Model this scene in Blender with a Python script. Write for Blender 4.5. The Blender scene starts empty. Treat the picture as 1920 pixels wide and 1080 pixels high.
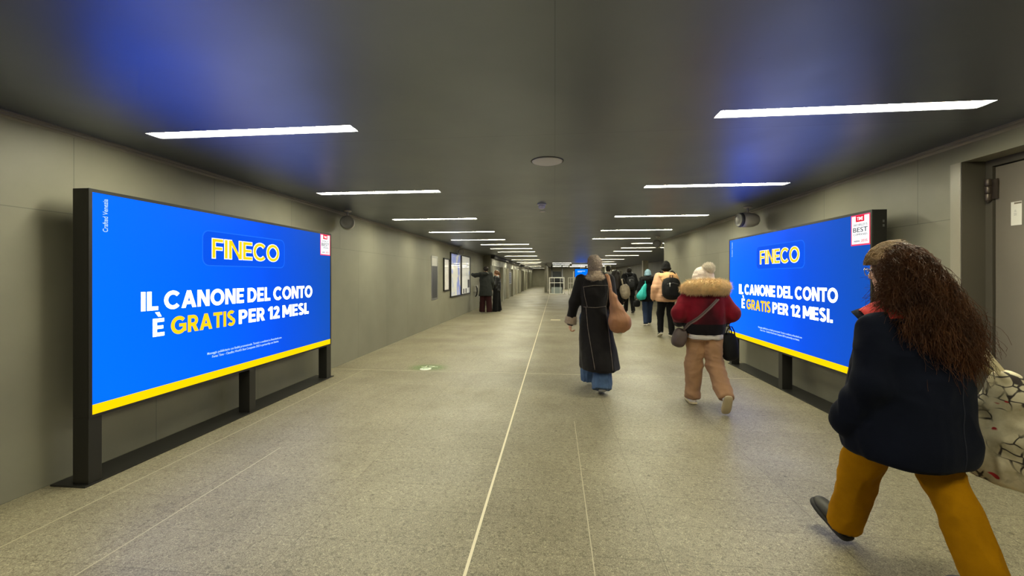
import bpy, bmesh, math, random
import numpy as np
from mathutils import Vector, Matrix
from mathutils.bvhtree import BVHTree

S = bpy.context.scene
COL = S.collection
R = math.radians

# ------------------------------------------------------------------ camera, world, exposure
YAW = math.atan(80.5 / 780)
cam_data = bpy.data.cameras.new('camera')
cam_data.sensor_fit = 'HORIZONTAL'
cam_data.sensor_width = 36.0
cam_data.lens = 36.0 * 780 / 1920
cam_data.shift_y = -21.7 / 1920
cam_data.clip_end = 300
cam = bpy.data.objects.new('camera', cam_data)
COL.objects.link(cam)
cam.location = (0, 0, 1.447)
cam.rotation_euler = (R(90), 0, YAW)
S.camera = cam

world = bpy.data.worlds.new('tunnel_air')
S.world = world
world.use_nodes = True
world.node_tree.nodes['Background'].inputs[0].default_value = (0.9, 0.85, 0.7, 1)
world.node_tree.nodes['Background'].inputs[1].default_value = 0.01

S.view_settings.view_transform = 'Standard'
S.view_settings.look = 'None'
S.view_settings.gamma = 1
S.view_settings.use_curve_mapping = False
S.view_settings.exposure = 0.0
S.cycles.use_denoising = True
S.cycles.max_bounces = 10
S.cycles.diffuse_bounces = 5
S.cycles.glossy_bounces = 4
S.cycles.sample_clamp_indirect = 8
S.cycles.use_light_tree = True

LAMP = 79.0          # radiance of the ceiling strip diffusers
SCREEN = 1.12        # radiance factor of the advertising screens


# ------------------------------------------------------------------ colour and material helpers
def lin(c):
    return tuple((v / 255 / 12.92) if v / 255 <= 0.04045 else ((v / 255 + 0.055) / 1.055) ** 2.4 for v in c)


MATS = {}


def pbr(name, col, rough=0.6, metal=0.0, bump=None, var=None, sheen=0.0, emit=None, spec=0.5, coat=0.0):
    """col is sRGB 0-255; bump = (noise scale, distance m); var = (noise scale, fraction of darkening)"""
    if name in MATS:
        return MATS[name]
    m = bpy.data.materials.new(name)
    m.use_nodes = True
    nt = m.node_tree
    b = nt.nodes['Principled BSDF']
    c = lin(col)
    b.inputs['Base Color'].default_value = (*c, 1)
    b.inputs['Roughness'].default_value = rough
    b.inputs['Metallic'].default_value = metal
    b.inputs['Specular IOR Level'].default_value = spec
    if coat:
        b.inputs['Coat Weight'].default_value = coat
        b.inputs['Coat Roughness'].default_value = 0.08
    if sheen:
        b.inputs['Sheen Weight'].default_value = sheen
        b.inputs['Sheen Roughness'].default_value = 0.5
    if emit:
        b.inputs['Emission Color'].default_value = (*lin(emit[0]), 1)
        b.inputs['Emission Strength'].default_value = emit[1]
    tc = None
    if bump or var:
        tc = nt.nodes.new('ShaderNodeTexCoord')
    if var:
        n = nt.nodes.new('ShaderNodeTexNoise')
        n.inputs['Scale'].default_value = var[0]
        n.inputs['Detail'].default_value = 6
        nt.links.new(tc.outputs['Object'], n.inputs['Vector'])
        r = nt.nodes.new('ShaderNodeValToRGB')
        r.color_ramp.elements[0].position = 0.3
        r.color_ramp.elements[1].position = 0.7
        k = 1 - var[1]
        r.color_ramp.elements[0].color = (c[0] * k, c[1] * k, c[2] * k, 1)
        r.color_ramp.elements[1].color = (*c, 1)
        nt.links.new(n.outputs['Fac'], r.inputs['Fac'])
        nt.links.new(r.outputs['Color'], b.inputs['Base Color'])
    if bump:
        n = nt.nodes.new('ShaderNodeTexNoise')
        n.inputs['Scale'].default_value = bump[0]
        n.inputs['Detail'].default_value = 4
        nt.links.new(tc.outputs['Object'], n.inputs['Vector'])
        bp = nt.nodes.new('ShaderNodeBump')
        bp.inputs['Distance'].default_value = bump[1]
        bp.inputs['Strength'].default_value = 0.6
        nt.links.new(n.outputs['Fac'], bp.inputs['Height'])
        nt.links.new(bp.outputs['Normal'], b.inputs['Normal'])
    MATS[name] = m
    return m


class NT:
    """small node helper"""
    def __init__(s, name):
        s.m = bpy.data.materials.new(name)
        s.m.use_nodes = True
        s.nt = s.m.node_tree
        s.b = s.nt.nodes['Principled BSDF']
        s.tc = s.nt.nodes.new('ShaderNodeTexCoord')

    def n(s, t, **kw):
        nd = s.nt.nodes.new('ShaderNode' + t)
        for k, v in kw.items():
            if k.startswith('i_'):
                nd.inputs[k[2:].replace('_', ' ')].default_value = v
            else:
                setattr(nd, k, v)
        return nd

    def l(s, a, b):
        s.nt.links.new(a, b)

    def math(s, op, a, b=None):
        nd = s.n('Math', operation=op)
        for i, v in enumerate((a, b)):
            if v is None:
                continue
            if isinstance(v, (int, float)):
                nd.inputs[i].default_value = v
            else:
                s.l(v, nd.inputs[i])
        return nd.outputs[0]

    def mix(s, fac, a, b, blend='MIX'):
        nd = s.n('Mix', data_type='RGBA', blend_type=blend)
        for sock, v in ((nd.inputs[0], fac), (nd.inputs[6], a), (nd.inputs[7], b)):
            if isinstance(v, (int, float)):
                sock.default_value = v
            elif isinstance(v, tuple):
                sock.default_value = (*v, 1) if len(v) == 3 else v
            else:
                s.l(v, sock)
        return nd.outputs[2]

    def ramp(s, fac, stops, interp='LINEAR'):
        nd = s.n('ValToRGB')
        cr = nd.color_ramp
        cr.interpolation = interp
        while len(cr.elements) < len(stops):
            cr.elements.new(0.5)
        for e, (p, c) in zip(cr.elements, stops):
            e.position = p
            e.color = (*c, 1) if len(c) == 3 else c
        s.l(fac, nd.inputs[0])
        return nd.outputs[0]

    def noise(s, scale, detail=4, vec=None, rough=0.5):
        nd = s.n('TexNoise')
        nd.inputs['Scale'].default_value = scale
        nd.inputs['Detail'].default_value = detail
        nd.inputs['Roughness'].default_value = rough
        s.l(vec if vec is not None else s.tc.outputs['Object'], nd.inputs['Vector'])
        return nd.outputs['Fac']

    def bump(s, h, dist, strength=0.6):
        nd = s.n('Bump')
        nd.inputs['Distance'].default_value = dist
        nd.inputs['Strength'].default_value = strength
        s.l(h, nd.inputs['Height'])
        s.l(nd.outputs[0], s.b.inputs['Normal'])

    def mapping(s, scale=(1, 1, 1), rot=(0, 0, 0), loc=(0, 0, 0)):
        nd = s.n('Mapping')
        nd.inputs['Scale'].default_value = scale
        nd.inputs['Rotation'].default_value = rot
        nd.inputs['Location'].default_value = loc
        s.l(s.tc.outputs['Object'], nd.inputs['Vector'])
        return nd.outputs[0]


# ------------------------------------------------------------------ object helpers
def tag(o, label=None, cat=None, group=None, kind=None):
    if label: o['label'] = label
    if cat: o['category'] = cat
    if group: o['group'] = group
    if kind: o['kind'] = kind
    return o


def empty(name, loc, rz=0.0, label=None, cat=None, group=None):
    o = bpy.data.objects.new(name, None)
    o.empty_display_size = 0.1
    COL.objects.link(o)
    o.location = loc
    o.rotation_euler = (0, 0, rz)
    return tag(o, label, cat, group)


def link(name, me, mats, parent=None):
    o = bpy.data.objects.new(name, me)
    COL.objects.link(o)
    if not isinstance(mats, (list, tuple)):
        mats = [mats]
    for m in mats:
        me.materials.append(m)
    if parent is not None:
        o.parent = parent
    return o


def copy_tree(o, parent=None):
    c = o.copy()
    COL.objects.link(c)
    if parent is not None:
        c.parent = parent
    for ch in list(o.children):
        copy_tree(ch, c)
    return c


def np_mesh(name, V, F, smooth=True, midx=None):
    """fast mesh from arrays; F is (n,3) or (n,4)"""
    me = bpy.data.meshes.new(name)
    V = np.asarray(V, np.float32)
    F = np.asarray(F, np.int32)
    n, k = F.shape
    me.vertices.add(len(V))
    me.vertices.foreach_set('co', V.ravel())
    me.loops.add(n * k)
    me.loops.foreach_set('vertex_index', F.ravel())
    me.polygons.add(n)
    me.polygons.foreach_set('loop_start', np.arange(n, dtype=np.int32) * k)
    me.polygons.foreach_set('use_smooth', np.full(n, smooth))
    if midx is not None:
        me.polygons.foreach_set('material_index', np.asarray(midx, np.int32))
    me.update(calc_edges=True)
    me.validate()
    return me


class MB:
    """collects shapes into one mesh"""
    def __init__(s):
        s.bm = bmesh.new()

    def _mi(s, faces, mi, smooth=False):
        for f in faces:
            f.material_index = mi
            f.smooth = smooth

    def box(s, x0, x1, y0, y1, z0, z1, mi=0, bev=0.0, M=None):
        r = bmesh.ops.create_cube(s.bm, size=1)
        vs = r['verts']
        for v in vs:
            v.co = Vector(((x0 + x1) / 2 + v.co.x * (x1 - x0), (y0 + y1) / 2 + v.co.y * (y1 - y0), (z0 + z1) / 2 + v.co.z * (z1 - z0)))
        if M is not None:
            bmesh.ops.transform(s.bm, matrix=M, verts=vs)
        fs = set(f for v in vs for f in v.link_faces)
        s._mi(fs, mi)
        if bev > 0:
            es = list(set(e for v in vs for e in v.link_edges))
            rr = bmesh.ops.bevel(s.bm, geom=es, offset=bev, segments=2, affect='EDGES', profile=0.6)
            s._mi(rr['faces'], mi)
        return s

    def tube(s, pts, rad, n=10, mi=0, cap=True, flat=1.0, up=(0, 0, 1)):
        pts = [Vector(p) for p in pts]
        if not isinstance(rad, (list, tuple)):
            rad = [rad] * len(pts)
        rings = []
        u = None
        for i, p in enumerate(pts):
            t = (pts[min(i + 1, len(pts) - 1)] - pts[max(i - 1, 0)]).normalized()
            if u is None:
                u = Vector(up)
                if abs(t.dot(u)) > 0.95:
                    u = Vector((1, 0, 0)) if abs(t.x) < 0.9 else Vector((0, 1, 0))
            u = (u - t * t.dot(u)).normalized()
            w = t.cross(u)
            rings.append([s.bm.verts.new(p + u * math.cos(2 * math.pi * k / n) * rad[i] * flat + w * math.sin(2 * math.pi * k / n) * rad[i]) for k in range(n)])
        for a, b in zip(rings, rings[1:]):
            for k in range(n):
                f = s.bm.faces.new((a[k], a[(k + 1) % n], b[(k + 1) % n], b[k]))
                f.material_index = mi
                f.smooth = True
        if cap:
            for ring, rev in ((rings[0], True), (rings[-1], False)):
                f = s.bm.faces.new(ring[::-1] if rev else ring)
                f.material_index = mi
        return s

    def lathe(s, prof, n=32, mi=0, M=None, smooth=True):
        """prof: (r, z) pairs about z"""
        rings = []
        for r, z in prof:
            if r < 1e-6:
                rings.append([s.bm.verts.new((0, 0, z))])
            else:
                rings.append([s.bm.verts.new((r * math.cos(2 * math.pi * k / n), r * math.sin(2 * math.pi * k / n), z)) for k in range(n)])
        for a, b in zip(rings, rings[1:]):
            for k in range(n):
                k2 = (k + 1) % n
                if len(a) == 1 and len(b) == 1:
                    continue
                if len(a) == 1:
                    vs = (a[0], b[k2], b[k])
                elif len(b) == 1:
                    vs = (a[k], a[k2], b[0])
                else:
                    vs = (a[k], a[k2], b[k2], b[k])
                f = s.bm.faces.new(vs)
                f.material_index = mi
                f.smooth = smooth
        if M is not None:
            bmesh.ops.transform(s.bm, matrix=M, verts=[v for rg in rings for v in rg])
        return s

    def prism(s, poly, y0, y1, mi=0, M=None):
        """polygon in x,z pushed along y"""
        a = [s.bm.verts.new((p[0], y0, p[1])) for p in poly]
        b = [s.bm.verts.new((p[0], y1, p[1])) for p in poly]
        n = len(poly)
        fs = [s.bm.faces.new(a[::-1]), s.bm.faces.new(b)]
        for k in range(n):
            fs.append(s.bm.faces.new((a[k], a[(k + 1) % n], b[(k + 1) % n], b[k])))
        s._mi(fs, mi)
        if M is not None:
            bmesh.ops.transform(s.bm, matrix=M, verts=a + b)
        return s

    def build(s, name, mats, parent=None, fix=True):
        if fix:
            bmesh.ops.recalc_face_normals(s.bm, faces=s.bm.faces)
        me = bpy.data.meshes.new(name)
        s.bm.to_mesh(me)
        s.bm.free()
        return link(name, me, mats, parent)


def rrect(x0, x1, z0, z1, r, n=6):
    out = []
    for cx, cz, a0 in ((x1 - r, z1 - r, 0), (x0 + r, z1 - r, 90), (x0 + r, z0 + r, 180), (x1 - r, z0 + r, 270)):
        for k in range(n + 1):
            a = R(a0 + 90 * k / n)
            out.append((cx + r * math.cos(a), cz + r * math.sin(a)))
    return out


def text(name, body, x0, x1, z0, z1, y, mat, parent, depth=0.002, offset=0.0, rot90=False, keep=False):
    """lettering standing in the x,z plane facing -y, fitted to the box given"""
    cu = bpy.data.curves.new(name, 'FONT')
    cu.body = body
    cu.size = 1
    cu.offset = offset
    cu.resolution_u = 4
    cu.align_x = 'CENTER'
    o = bpy.data.objects.new(name, cu)
    COL.objects.link(o)
    dg = bpy.context.evaluated_depsgraph_get()
    me = bpy.data.meshes.new_from_object(o.evaluated_get(dg))
    bpy.data.objects.remove(o)
    bpy.data.curves.remove(cu)
    me.name = name
    n = len(me.vertices)
    co = np.empty(n * 3, np.float32)
    me.vertices.foreach_get('co', co)
    co = co.reshape(-1, 3)
    u, v = co[:, 0].copy(), co[:, 1].copy()
    if rot90:
        u, v = -co[:, 1].copy(), co[:, 0].copy()
    u = (u - u.min()) / max(1e-6, u.max() - u.min())
    v = (v - v.min()) / max(1e-6, v.max() - v.min())
    co[:, 0] = x0 + u * (x1 - x0)
    co[:, 2] = z0 + v * (z1 - z0)
    co[:, 1] = y
    me.vertices.foreach_set('co', co.ravel())
    me.update()
    # give the letters a little thickness
    bm = bmesh.new()
    bm.from_mesh(me)
    r = bmesh.ops.extrude_face_region(bm, geom=list(bm.faces))
    for g in r['geom']:
        if isinstance(g, bmesh.types.BMVert):
            g.co.y -= depth
    bmesh.ops.recalc_face_normals(bm, faces=bm.faces)
    bm.to_mesh(me)
    bm.free()
    return link(name, me, mat, parent)


# ------------------------------------------------------------------ bold geometric capitals drawn with strokes
def ribbon(pts, w):
    """quads of a flat stroke of width w along points"""
    P = np.asarray(pts, float)
    T = np.gradient(P, axis=0)
    T /= np.maximum(np.linalg.norm(T, axis=1), 1e-9)[:, None]
    N = np.stack([-T[:, 1], T[:, 0]], 1) * w / 2
    a, b = P + N, P - N
    return [[tuple(a[i]), tuple(b[i]), tuple(b[i + 1]), tuple(a[i + 1])] for i in range(len(P) - 1)]


def arc(cx, cy, rx, ry, a0, a1, n=20):
    return [(cx + rx * math.cos(R(a0 + (a1 - a0) * i / n)), cy + ry * math.sin(R(a0 + (a1 - a0) * i / n))) for i in range(n + 1)]


def rect(x0, x1, y0, y1):
    return [(x0, y0), (x1, y0), (x1, y1), (x0, y1)]


def glyph(ch, w):
    """polygons of one capital of height 1, and its width"""
    h = w / 2
    v = lambda x: rect(x, x + w, 0, 1)
    if ch == 'I':
        return [v(0)], w
    if ch == 'L':
        return [v(0), rect(w, .56, 0, w * .95)], .56
    if ch in 'E\u00c8F':
        P = [v(0), rect(w, .6, 1 - w * .95, 1), rect(w, .55, .5 - w * .42, .5 + w * .42)]
        if ch != 'F':
            P.append(rect(w, .61, 0, w * .95))
        if ch == '\u00c8':
            P.append([(.12, 1.36), (.34, 1.36), (.46, 1.1), (.3, 1.1)])
        return P, .61
    if ch == 'T':
        return [rect(0, .68, 1 - w * .95, 1), rect(.34 - h, .34 + h, 0, 1 - w * .95)], .68
    if ch == 'A':
        W, u = .9, w * 1.1
        c = W / 2
        return [[(0, 0), (u, 0), (c + u / 2, 1), (c - u / 2, 1)], [(W, 0), (c + u / 2, 1), (c - u / 2, 1), (W - u, 0)], rect(.2, W - .2, .2, .2 + w * .85)], W
    if ch == 'N':
        W, u = .8, w * 1.15
        return [v(0), v(W - w), [(0, 1), (W - u, 0), (W, 0), (u, 1)]], W
    if ch == 'M':
        W, u = .98, w * 1.15
        c = W / 2
        return [v(0), v(W - w), [(0, 1), (c - u / 2, .22), (c + u / 2, .22), (u, 1)], [(W, 1), (W - u, 1), (c - u / 2, .22), (c + u / 2, .22)]], W
    if ch in 'OCG':
        W = .98 if ch == 'O' else .9
        r = (.49 - h, .52 - h)
        if ch == 'O':
            return ribbon(arc(.49, .5, *r, 0, 360, 44) + arc(.49, .5, *r, 0, 9, 1), w), W
        P = ribbon(arc(.49, .5, *r, 42, 318 if ch == 'C' else 335, 34), w)
        if ch == 'G':
            P += [rect(.5, .94, .4, .4 + w * .85), rect(.94 - w, .94, .12, .42)]
            W = .95
        return P, W
    if ch == 'D':
        return [v(0)] + ribbon([(w * .5, 1 - h * .95), (.36, 1 - h * .95)] + arc(.36, .5, .44 - h, .5 - h * .95, 88, -88, 24) + [(.36, h * .95), (w * .5, h * .95)], w * .97), .8
    if ch in 'PR':
        P = [v(0)] + ribbon([(w * .5, 1 - h * .95), (.36, 1 - h * .95)] + arc(.36, .67, .32 - h, .33 - h * .95, 88, -88, 20) + [(.36, .34 + h * .95), (w * .5, .34 + h * .95)], w * .95)
        if ch == 'R':
            P.append([(.26, .42), (.26 + w * 1.15, .42), (.72, 0), (.72 - w * 1.2, 0)])
        return P, .7
    if ch == 'S':
        rx, r1, r2 = .32 - h, .265 - h * .9, .285 - h * .9
        up = arc(.33, .745, rx, r1 + .01, 35, 262, 20)
        dn = arc(.33, .275, rx + .01, r2, 82, -150, 20)
        return ribbon(up + dn, w), .66
    if ch == '1':
        return [rect(.22, .22 + w, 0, 1), [(0, .8), (.22, 1), (.3, 1), (.3, .8), (.07, .66)]], .22 + w
    if ch == '2':
        top = arc(.3, .7, .3 - h, .3 - h, 165, -35, 18)
        return ribbon(top + [(.1, .06)], w) + [rect(0, .62, 0, w * .95)], .62
    if ch == '.':
        return [rect(0, w * 1.05, 0, w * 1.05)], w * 1.05
    return [], .3


def capitals(name, body, x0, x1, z0, z1, y, mat, parent, w=.2, gap=.085, grow=0.0, depth=.0012):
    """letters standing in the x,z plane facing -y; z0..z1 is the cap height, x0..x1 the line length"""
    words, x = [[]], 0.0
    for ch in body:
        if ch == ' ':
            x += .24
            words.append([])
            continue
        P, W = glyph(ch, w)
        words[-1] += [[(px + x, py) for px, py in q] for q in P]
        x += W + gap
    L = x - gap
    for polys in words:
        letters(name, polys, L, x0, x1, z0, z1, y, mat, parent, grow, depth)


def letters(name, polys, L, x0, x1, z0, z1, y, mat, parent, grow, depth):
    m = MB()
    for q in polys:
        q = [(x0 + px / L * (x1 - x0), z0 + py * (z1 - z0)) for px, py in q]
        if grow:
            cx, cz = sum(p[0] for p in q) / 4, sum(p[1] for p in q) / 4
            q = [(px + math.copysign(grow, px - cx), pz + math.copysign(grow, pz - cz)) for px, pz in q]
        vs = [m.bm.verts.new((px, y - depth, pz)) for px, pz in q]
        try:
            f = m.bm.faces.new(vs)
        except ValueError:
            continue
        if f.normal.y == 0:
            f.normal_update()
        if f.normal.y > 0:
            f.normal_flip()
        r = bmesh.ops.extrude_face_region(m.bm, geom=[f])
        for g in r['geom']:
            if isinstance(g, bmesh.types.BMVert):
                g.co.y += depth
    return m.build(name, mat, parent, fix=False)


# ------------------------------------------------------------------ sculpting by distance fields (people, clothes, bags)
def vnoise(P, seed=0):
    """smooth value noise in -1..1 at (n,3) points"""
    P = np.asarray(P, np.float64) + seed * 17.31
    I = np.floor(P).astype(np.int64)
    f = P - I
    f = f * f * (3 - 2 * f)

    def hsh(ix, iy, iz):
        h = (ix * 374761393 + iy * 668265263 + iz * 2147483647 + seed * 974711) & 0xffffffff
        h = ((h ^ (h >> 13)) * 1274126177) & 0xffffffff
        h = h ^ (h >> 16)
        return (h & 0xffff) / 32767.5 - 1
    x, y, z = I[:, 0], I[:, 1], I[:, 2]
    r = 0
    for dx in (0, 1):
        wx = f[:, 0] if dx else 1 - f[:, 0]
        for dy in (0, 1):
            wy = f[:, 1] if dy else 1 - f[:, 1]
            for dz in (0, 1):
                wz = f[:, 2] if dz else 1 - f[:, 2]
                r = r + wx * wy * wz * hsh(x + dx, y + dy, z + dz)
    return r


def A(*p):
    return np.array(p, float)


class Vol:
    def __init__(s):
        s.p = []

    def add(s, f, lo, hi, k=0.03, sub=False):
        s.p.append((f, np.asarray(lo, float), np.asarray(hi, float), k, sub))
        return s

    def cap(s, a, b, ra, rb=None, k=0.03, flat=None, sub=False, cut=False):
        """tapered limb from a to b; flat = (axis, factor) squeezes it along axis"""
        a, b = np.asarray(a, float), np.asarray(b, float)
        rb = ra if rb is None else rb
        m = max(ra, rb) * (1.6 if flat is None else max(1.6, 1.3 / 1.0))
        if flat is not None:
            n = np.asarray(flat[0], float)
            n = n / np.linalg.norm(n)
            q = 1.0 / flat[1] - 1.0
            m = max(ra, rb) * max(1.2, flat[1] * 1.2)
        ab = b - a
        if flat is not None:
            ab = ab + n * (ab @ n) * q
        L = max(ab @ ab, 1e-9)

        def f(x, y, z):
            px, py, pz = x - a[0], y - a[1], z - a[2]
            if flat is not None:
                c = (px * n[0] + py * n[1] + pz * n[2]) * q
                px, py, pz = px + c * n[0], py + c * n[1], pz + c * n[2]
            t = np.clip((px * ab[0] + py * ab[1] + pz * ab[2]) / L, 0, 1)
            d = np.sqrt((px - ab[0] * t) ** 2 + (py - ab[1] * t) ** 2 + (pz - ab[2] * t) ** 2)
            d = d - (ra + (rb - ra) * t)
            if cut:
                e = (px * ab[0] + py * ab[1] + pz * ab[2]) / math.sqrt(L) - math.sqrt(L)
                d = np.maximum(d, e)
            return d
        return s.add(f, np.minimum(a, b) - m, np.maximum(a, b) + m, k, sub)

    def chain(s, pts, rads, k=0.03, flat=None):
        for i in range(len(pts) - 1):
            s.cap(pts[i], pts[i + 1], rads[i], rads[i + 1], k, flat)
        return s

    def ell(s, c, r, M=None, k=0.03, n=2.0, sub=False):
        """ellipsoid (n=2) or rounded box (n>2) with optional rotation"""
        c, r = np.asarray(c, float), np.asarray(r, float)
        Mi = None if M is None else np.array(M.to_3x3().inverted())
        m = float(max(r)) if M is not None else None

        def f(x, y, z):
            px, py, pz = x - c[0], y - c[1], z - c[2]
            if Mi is not None:
                px, py, pz = (Mi[i, 0] * px + Mi[i, 1] * py + Mi[i, 2] * pz for i in range(3))
            ax, ay, az = np.abs(px) / r[0], np.abs(py) / r[1], np.abs(pz) / r[2]
            if n == 2.0:
                rho = np.sqrt(ax * ax + ay * ay + az * az)
                g = np.sqrt((ax / r[0]) ** 2 + (ay / r[1]) ** 2 + (az / r[2]) ** 2)
                return rho * (rho - 1) / np.maximum(g, 1e-6)
            rho = (ax ** n + ay ** n + az ** n) ** (1 / n)
            return (rho - 1) * min(r)
        e = (r if m is None else np.full(3, m * 1.5))
        return s.add(f, c - e * 1.05 - .01, c + e * 1.05 + .01, k, sub)

    def loft(s, st, k=0.04, n=2.3, edge=0.015, sub=False):
        """stations (z, cx, cy, rx, ry) from bottom to top"""
        st = np.asarray(st, float)
        zs = st[:, 0]
        lo = [(st[:, 1] - st[:, 3]).min(), (st[:, 2] - st[:, 4]).min(), zs[0]]
        hi = [(st[:, 1] + st[:, 3]).max(), (st[:, 2] + st[:, 4]).max(), zs[-1]]

        def f(x, y, z):
            zz = np.clip(z, zs[0], zs[-1])
            # smooth interpolation between the stations
            sl = np.gradient(st[:, 1:], zs, axis=0) if len(zs) > 2 else np.zeros_like(st[:, 1:])
            i = np.clip(np.searchsorted(zs, zz.ravel(), 'right') - 1, 0, len(zs) - 2)
            h = zs[i + 1] - zs[i]
            t = (zz.ravel() - zs[i]) / h
            P = []
            for c in range(4):
                p0, p1 = st[i, c + 1], st[i + 1, c + 1]
                m0, m1 = sl[i, c] * h, sl[i + 1, c] * h
                P.append(((2 * t ** 3 - 3 * t ** 2 + 1) * p0 + (t ** 3 - 2 * t ** 2 + t) * m0 + (-2 * t ** 3 + 3 * t ** 2) * p1 + (t ** 3 - t ** 2) * m1).reshape(zz.shape))
            cx, cy, rx, ry = P
            rx, ry = np.maximum(rx, .01), np.maximum(ry, .01)
            rho = ((np.abs(x - cx) / rx) ** n + (np.abs(y - cy) / ry) ** n) ** (1 / n)
            d = (rho - 1) * np.minimum(rx, ry)
            for e in (z - zs[-1], zs[0] - z):
                hh = np.maximum(edge - np.abs(d - e), 0) / edge
                d = np.maximum(d, e) + hh * hh * edge * 0.25
            return d
        return s.add(f, lo, hi, k, sub)

    def mesh(s, h=0.01, relax=1, disp=None):
        lo = np.min([p[1] for p in s.p if not p[4]], axis=0) - 3 * h
        hi = np.max([p[2] for p in s.p if not p[4]], axis=0) + 3 * h
        N = np.ceil((hi - lo) / h).astype(int) + 1
        ax = [lo[i] + h * np.arange(N[i]) for i in range(3)]
        D = np.full(N, 0.3)
        for f, pl, ph, k, sub in s.p:
            m = k + 2 * h
            i0 = np.clip(np.floor((pl - m - lo) / h).astype(int), 0, N)
            i1 = np.clip(np.ceil((ph + m - lo) / h).astype(int) + 1, 0, N)
            if (i1 <= i0).any():
                continue
            x = ax[0][i0[0]:i1[0]][:, None, None]
            y = ax[1][i0[1]:i1[1]][None, :, None]
            z = ax[2][i0[2]:i1[2]][None, None, :]
            d = f(x, y, z)
            sl = tuple(slice(i0[i], i1[i]) for i in range(3))
            cur = D[sl]
            d = np.broadcast_to(d, cur.shape)
            if sub:
                hh = np.maximum(k - np.abs(cur + d), 0) / k
                D[sl] = np.maximum(cur, -d) + hh * hh * k * .25
            else:
                hh = np.maximum(k - np.abs(cur - d), 0) / k
                D[sl] = np.minimum(cur, d) - hh * hh * k * .25
        V, F = surface_nets(D, lo, h)
        V, F = relax_mesh(V, F, relax)
        if disp is not None:
            nrm = vert_normals(V, F)
            V = V + nrm * disp(V)[:, None]
        return V, F


def surface_nets(D, lo, h):
    ins = D < 0
    c = [(dx, dy, dz) for dx in (0, 1) for dy in (0, 1) for dz in (0, 1)]
    nx, ny, nz = D.shape
    cnt = np.zeros((nx - 1, ny - 1, nz - 1), np.int8)
    for dx, dy, dz in c:
        cnt += ins[dx:nx - 1 + dx, dy:ny - 1 + dy, dz:nz - 1 + dz]
    act = np.argwhere((cnt > 0) & (cnt < 8))
    idx = np.full(cnt.shape, -1, np.int32)
    idx[tuple(act.T)] = np.arange(len(act))
    vals = {d: D[act[:, 0] + d[0], act[:, 1] + d[1], act[:, 2] + d[2]] for d in c}
    acc = np.zeros((len(act), 3))
    num = np.zeros(len(act))
    for a in c:
        for axis in range(3):
            if a[axis]:
                continue
            b = list(a)
            b[axis] = 1
            va, vb = vals[a], vals[tuple(b)]
            m = (va < 0) != (vb < 0)
            t = va[m] / (va[m] - vb[m])
            p = np.tile(np.array(a, float), (m.sum(), 1))
            p[:, axis] = t
            acc[m] += p
            num[m] += 1
    V = lo + h * (act + acc / num[:, None])
    Q = []
    for axis in range(3):
        o1, o2 = [(1, 2), (2, 0), (0, 1)][axis]
        sl0 = [slice(None)] * 3
        sl1 = [slice(None)] * 3
        sl0[axis] = slice(0, -1)
        sl1[axis] = slice(1, None)
        e = ins[tuple(sl0)] != ins[tuple(sl1)]
        pts = np.argwhere(e)
        ok = (pts[:, o1] > 0) & (pts[:, o2] > 0) & (pts[:, o1] < D.shape[o1] - 1) & (pts[:, o2] < D.shape[o2] - 1)
        pts = pts[ok]
        fl = ins[tuple(pts.T)]
        q = []
        for d1, d2 in ((0, 0), (-1, 0), (-1, -1), (0, -1)):
            p = pts.copy()
            p[:, o1] += d1
            p[:, o2] += d2
            q.append(idx[tuple(p.T)])
        q = np.stack(q, 1)
        q[~fl] = q[~fl][:, ::-1]
        Q.append(q)
    return V, np.concatenate(Q)


def relax_mesh(V, F, it):
    for _ in range(it):
        acc = np.zeros_like(V)
        n = np.zeros(len(V))
        for i in range(4):
            for j in (1, 3):
                np.add.at(acc, F[:, i], V[F[:, (i + j) % 4]])
                np.add.at(n, F[:, i], 1)
        V = V * 0.4 + 0.6 * acc / np.maximum(n, 1)[:, None]
    return V, F


def vert_normals(V, F):
    fn = np.cross(V[F[:, 2]] - V[F[:, 0]], V[F[:, 3]] - V[F[:, 1]])
    N = np.zeros_like(V)
    for i in range(4):
        np.add.at(N, F[:, i], fn)
    return N / np.maximum(np.linalg.norm(N, axis=1), 1e-9)[:, None]


def folds(amp=0.006, sx=(9, 9, 5), seed=1, amp2=0.0, s2=30):
    """cloth wrinkles: ridged noise, stretched by sx"""
    sx = np.array(sx, float)

    def f(V):
        w = V + 0.05 * np.stack([vnoise(V * 5, seed + 3), vnoise(V * 5, seed + 4), vnoise(V * 5, seed + 5)], 1)
        r = (1 - 2 * np.abs(vnoise(w * sx, seed))) * amp + (1 - 2 * np.abs(vnoise(w * sx * 2.1, seed + 1))) * amp * 0.45
        if amp2:
            r = r + vnoise(V * s2, seed + 2) * amp2
        return r
    return f


def strands(P, r0, r1, name=None):
    """P (n,k,3) polylines -> triangular tubes; returns V,F"""
    n, k, _ = P.shape
    T = np.gradient(P, axis=1)
    T /= np.maximum(np.linalg.norm(T, axis=2), 1e-9)[..., None]
    ref = np.where(np.abs(T[..., 2:3]) > 0.9, np.array([1.0, 0, 0]), np.array([0, 0, 1.0]))
    U = np.cross(T, ref)
    U /= np.maximum(np.linalg.norm(U, axis=2), 1e-9)[..., None]
    W = np.cross(T, U)
    rad = (r0 + (r1 - r0) * np.linspace(0, 1, k))[None, :, None]
    V = np.stack([P + rad * (U * math.cos(a) + W * math.sin(a)) for a in (0, 2.0944, 4.18879)], 2)
    V = V.reshape(-1, 3)
    base = (np.arange(n)[:, None] * k + np.arange(k - 1)[None, :]).ravel() * 3
    F = np.concatenate([np.stack([base + a, base + b, base + 3 + b, base + 3 + a], 1) for a, b in ((0, 1), (1, 2), (2, 0))])
    return V, F


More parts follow.
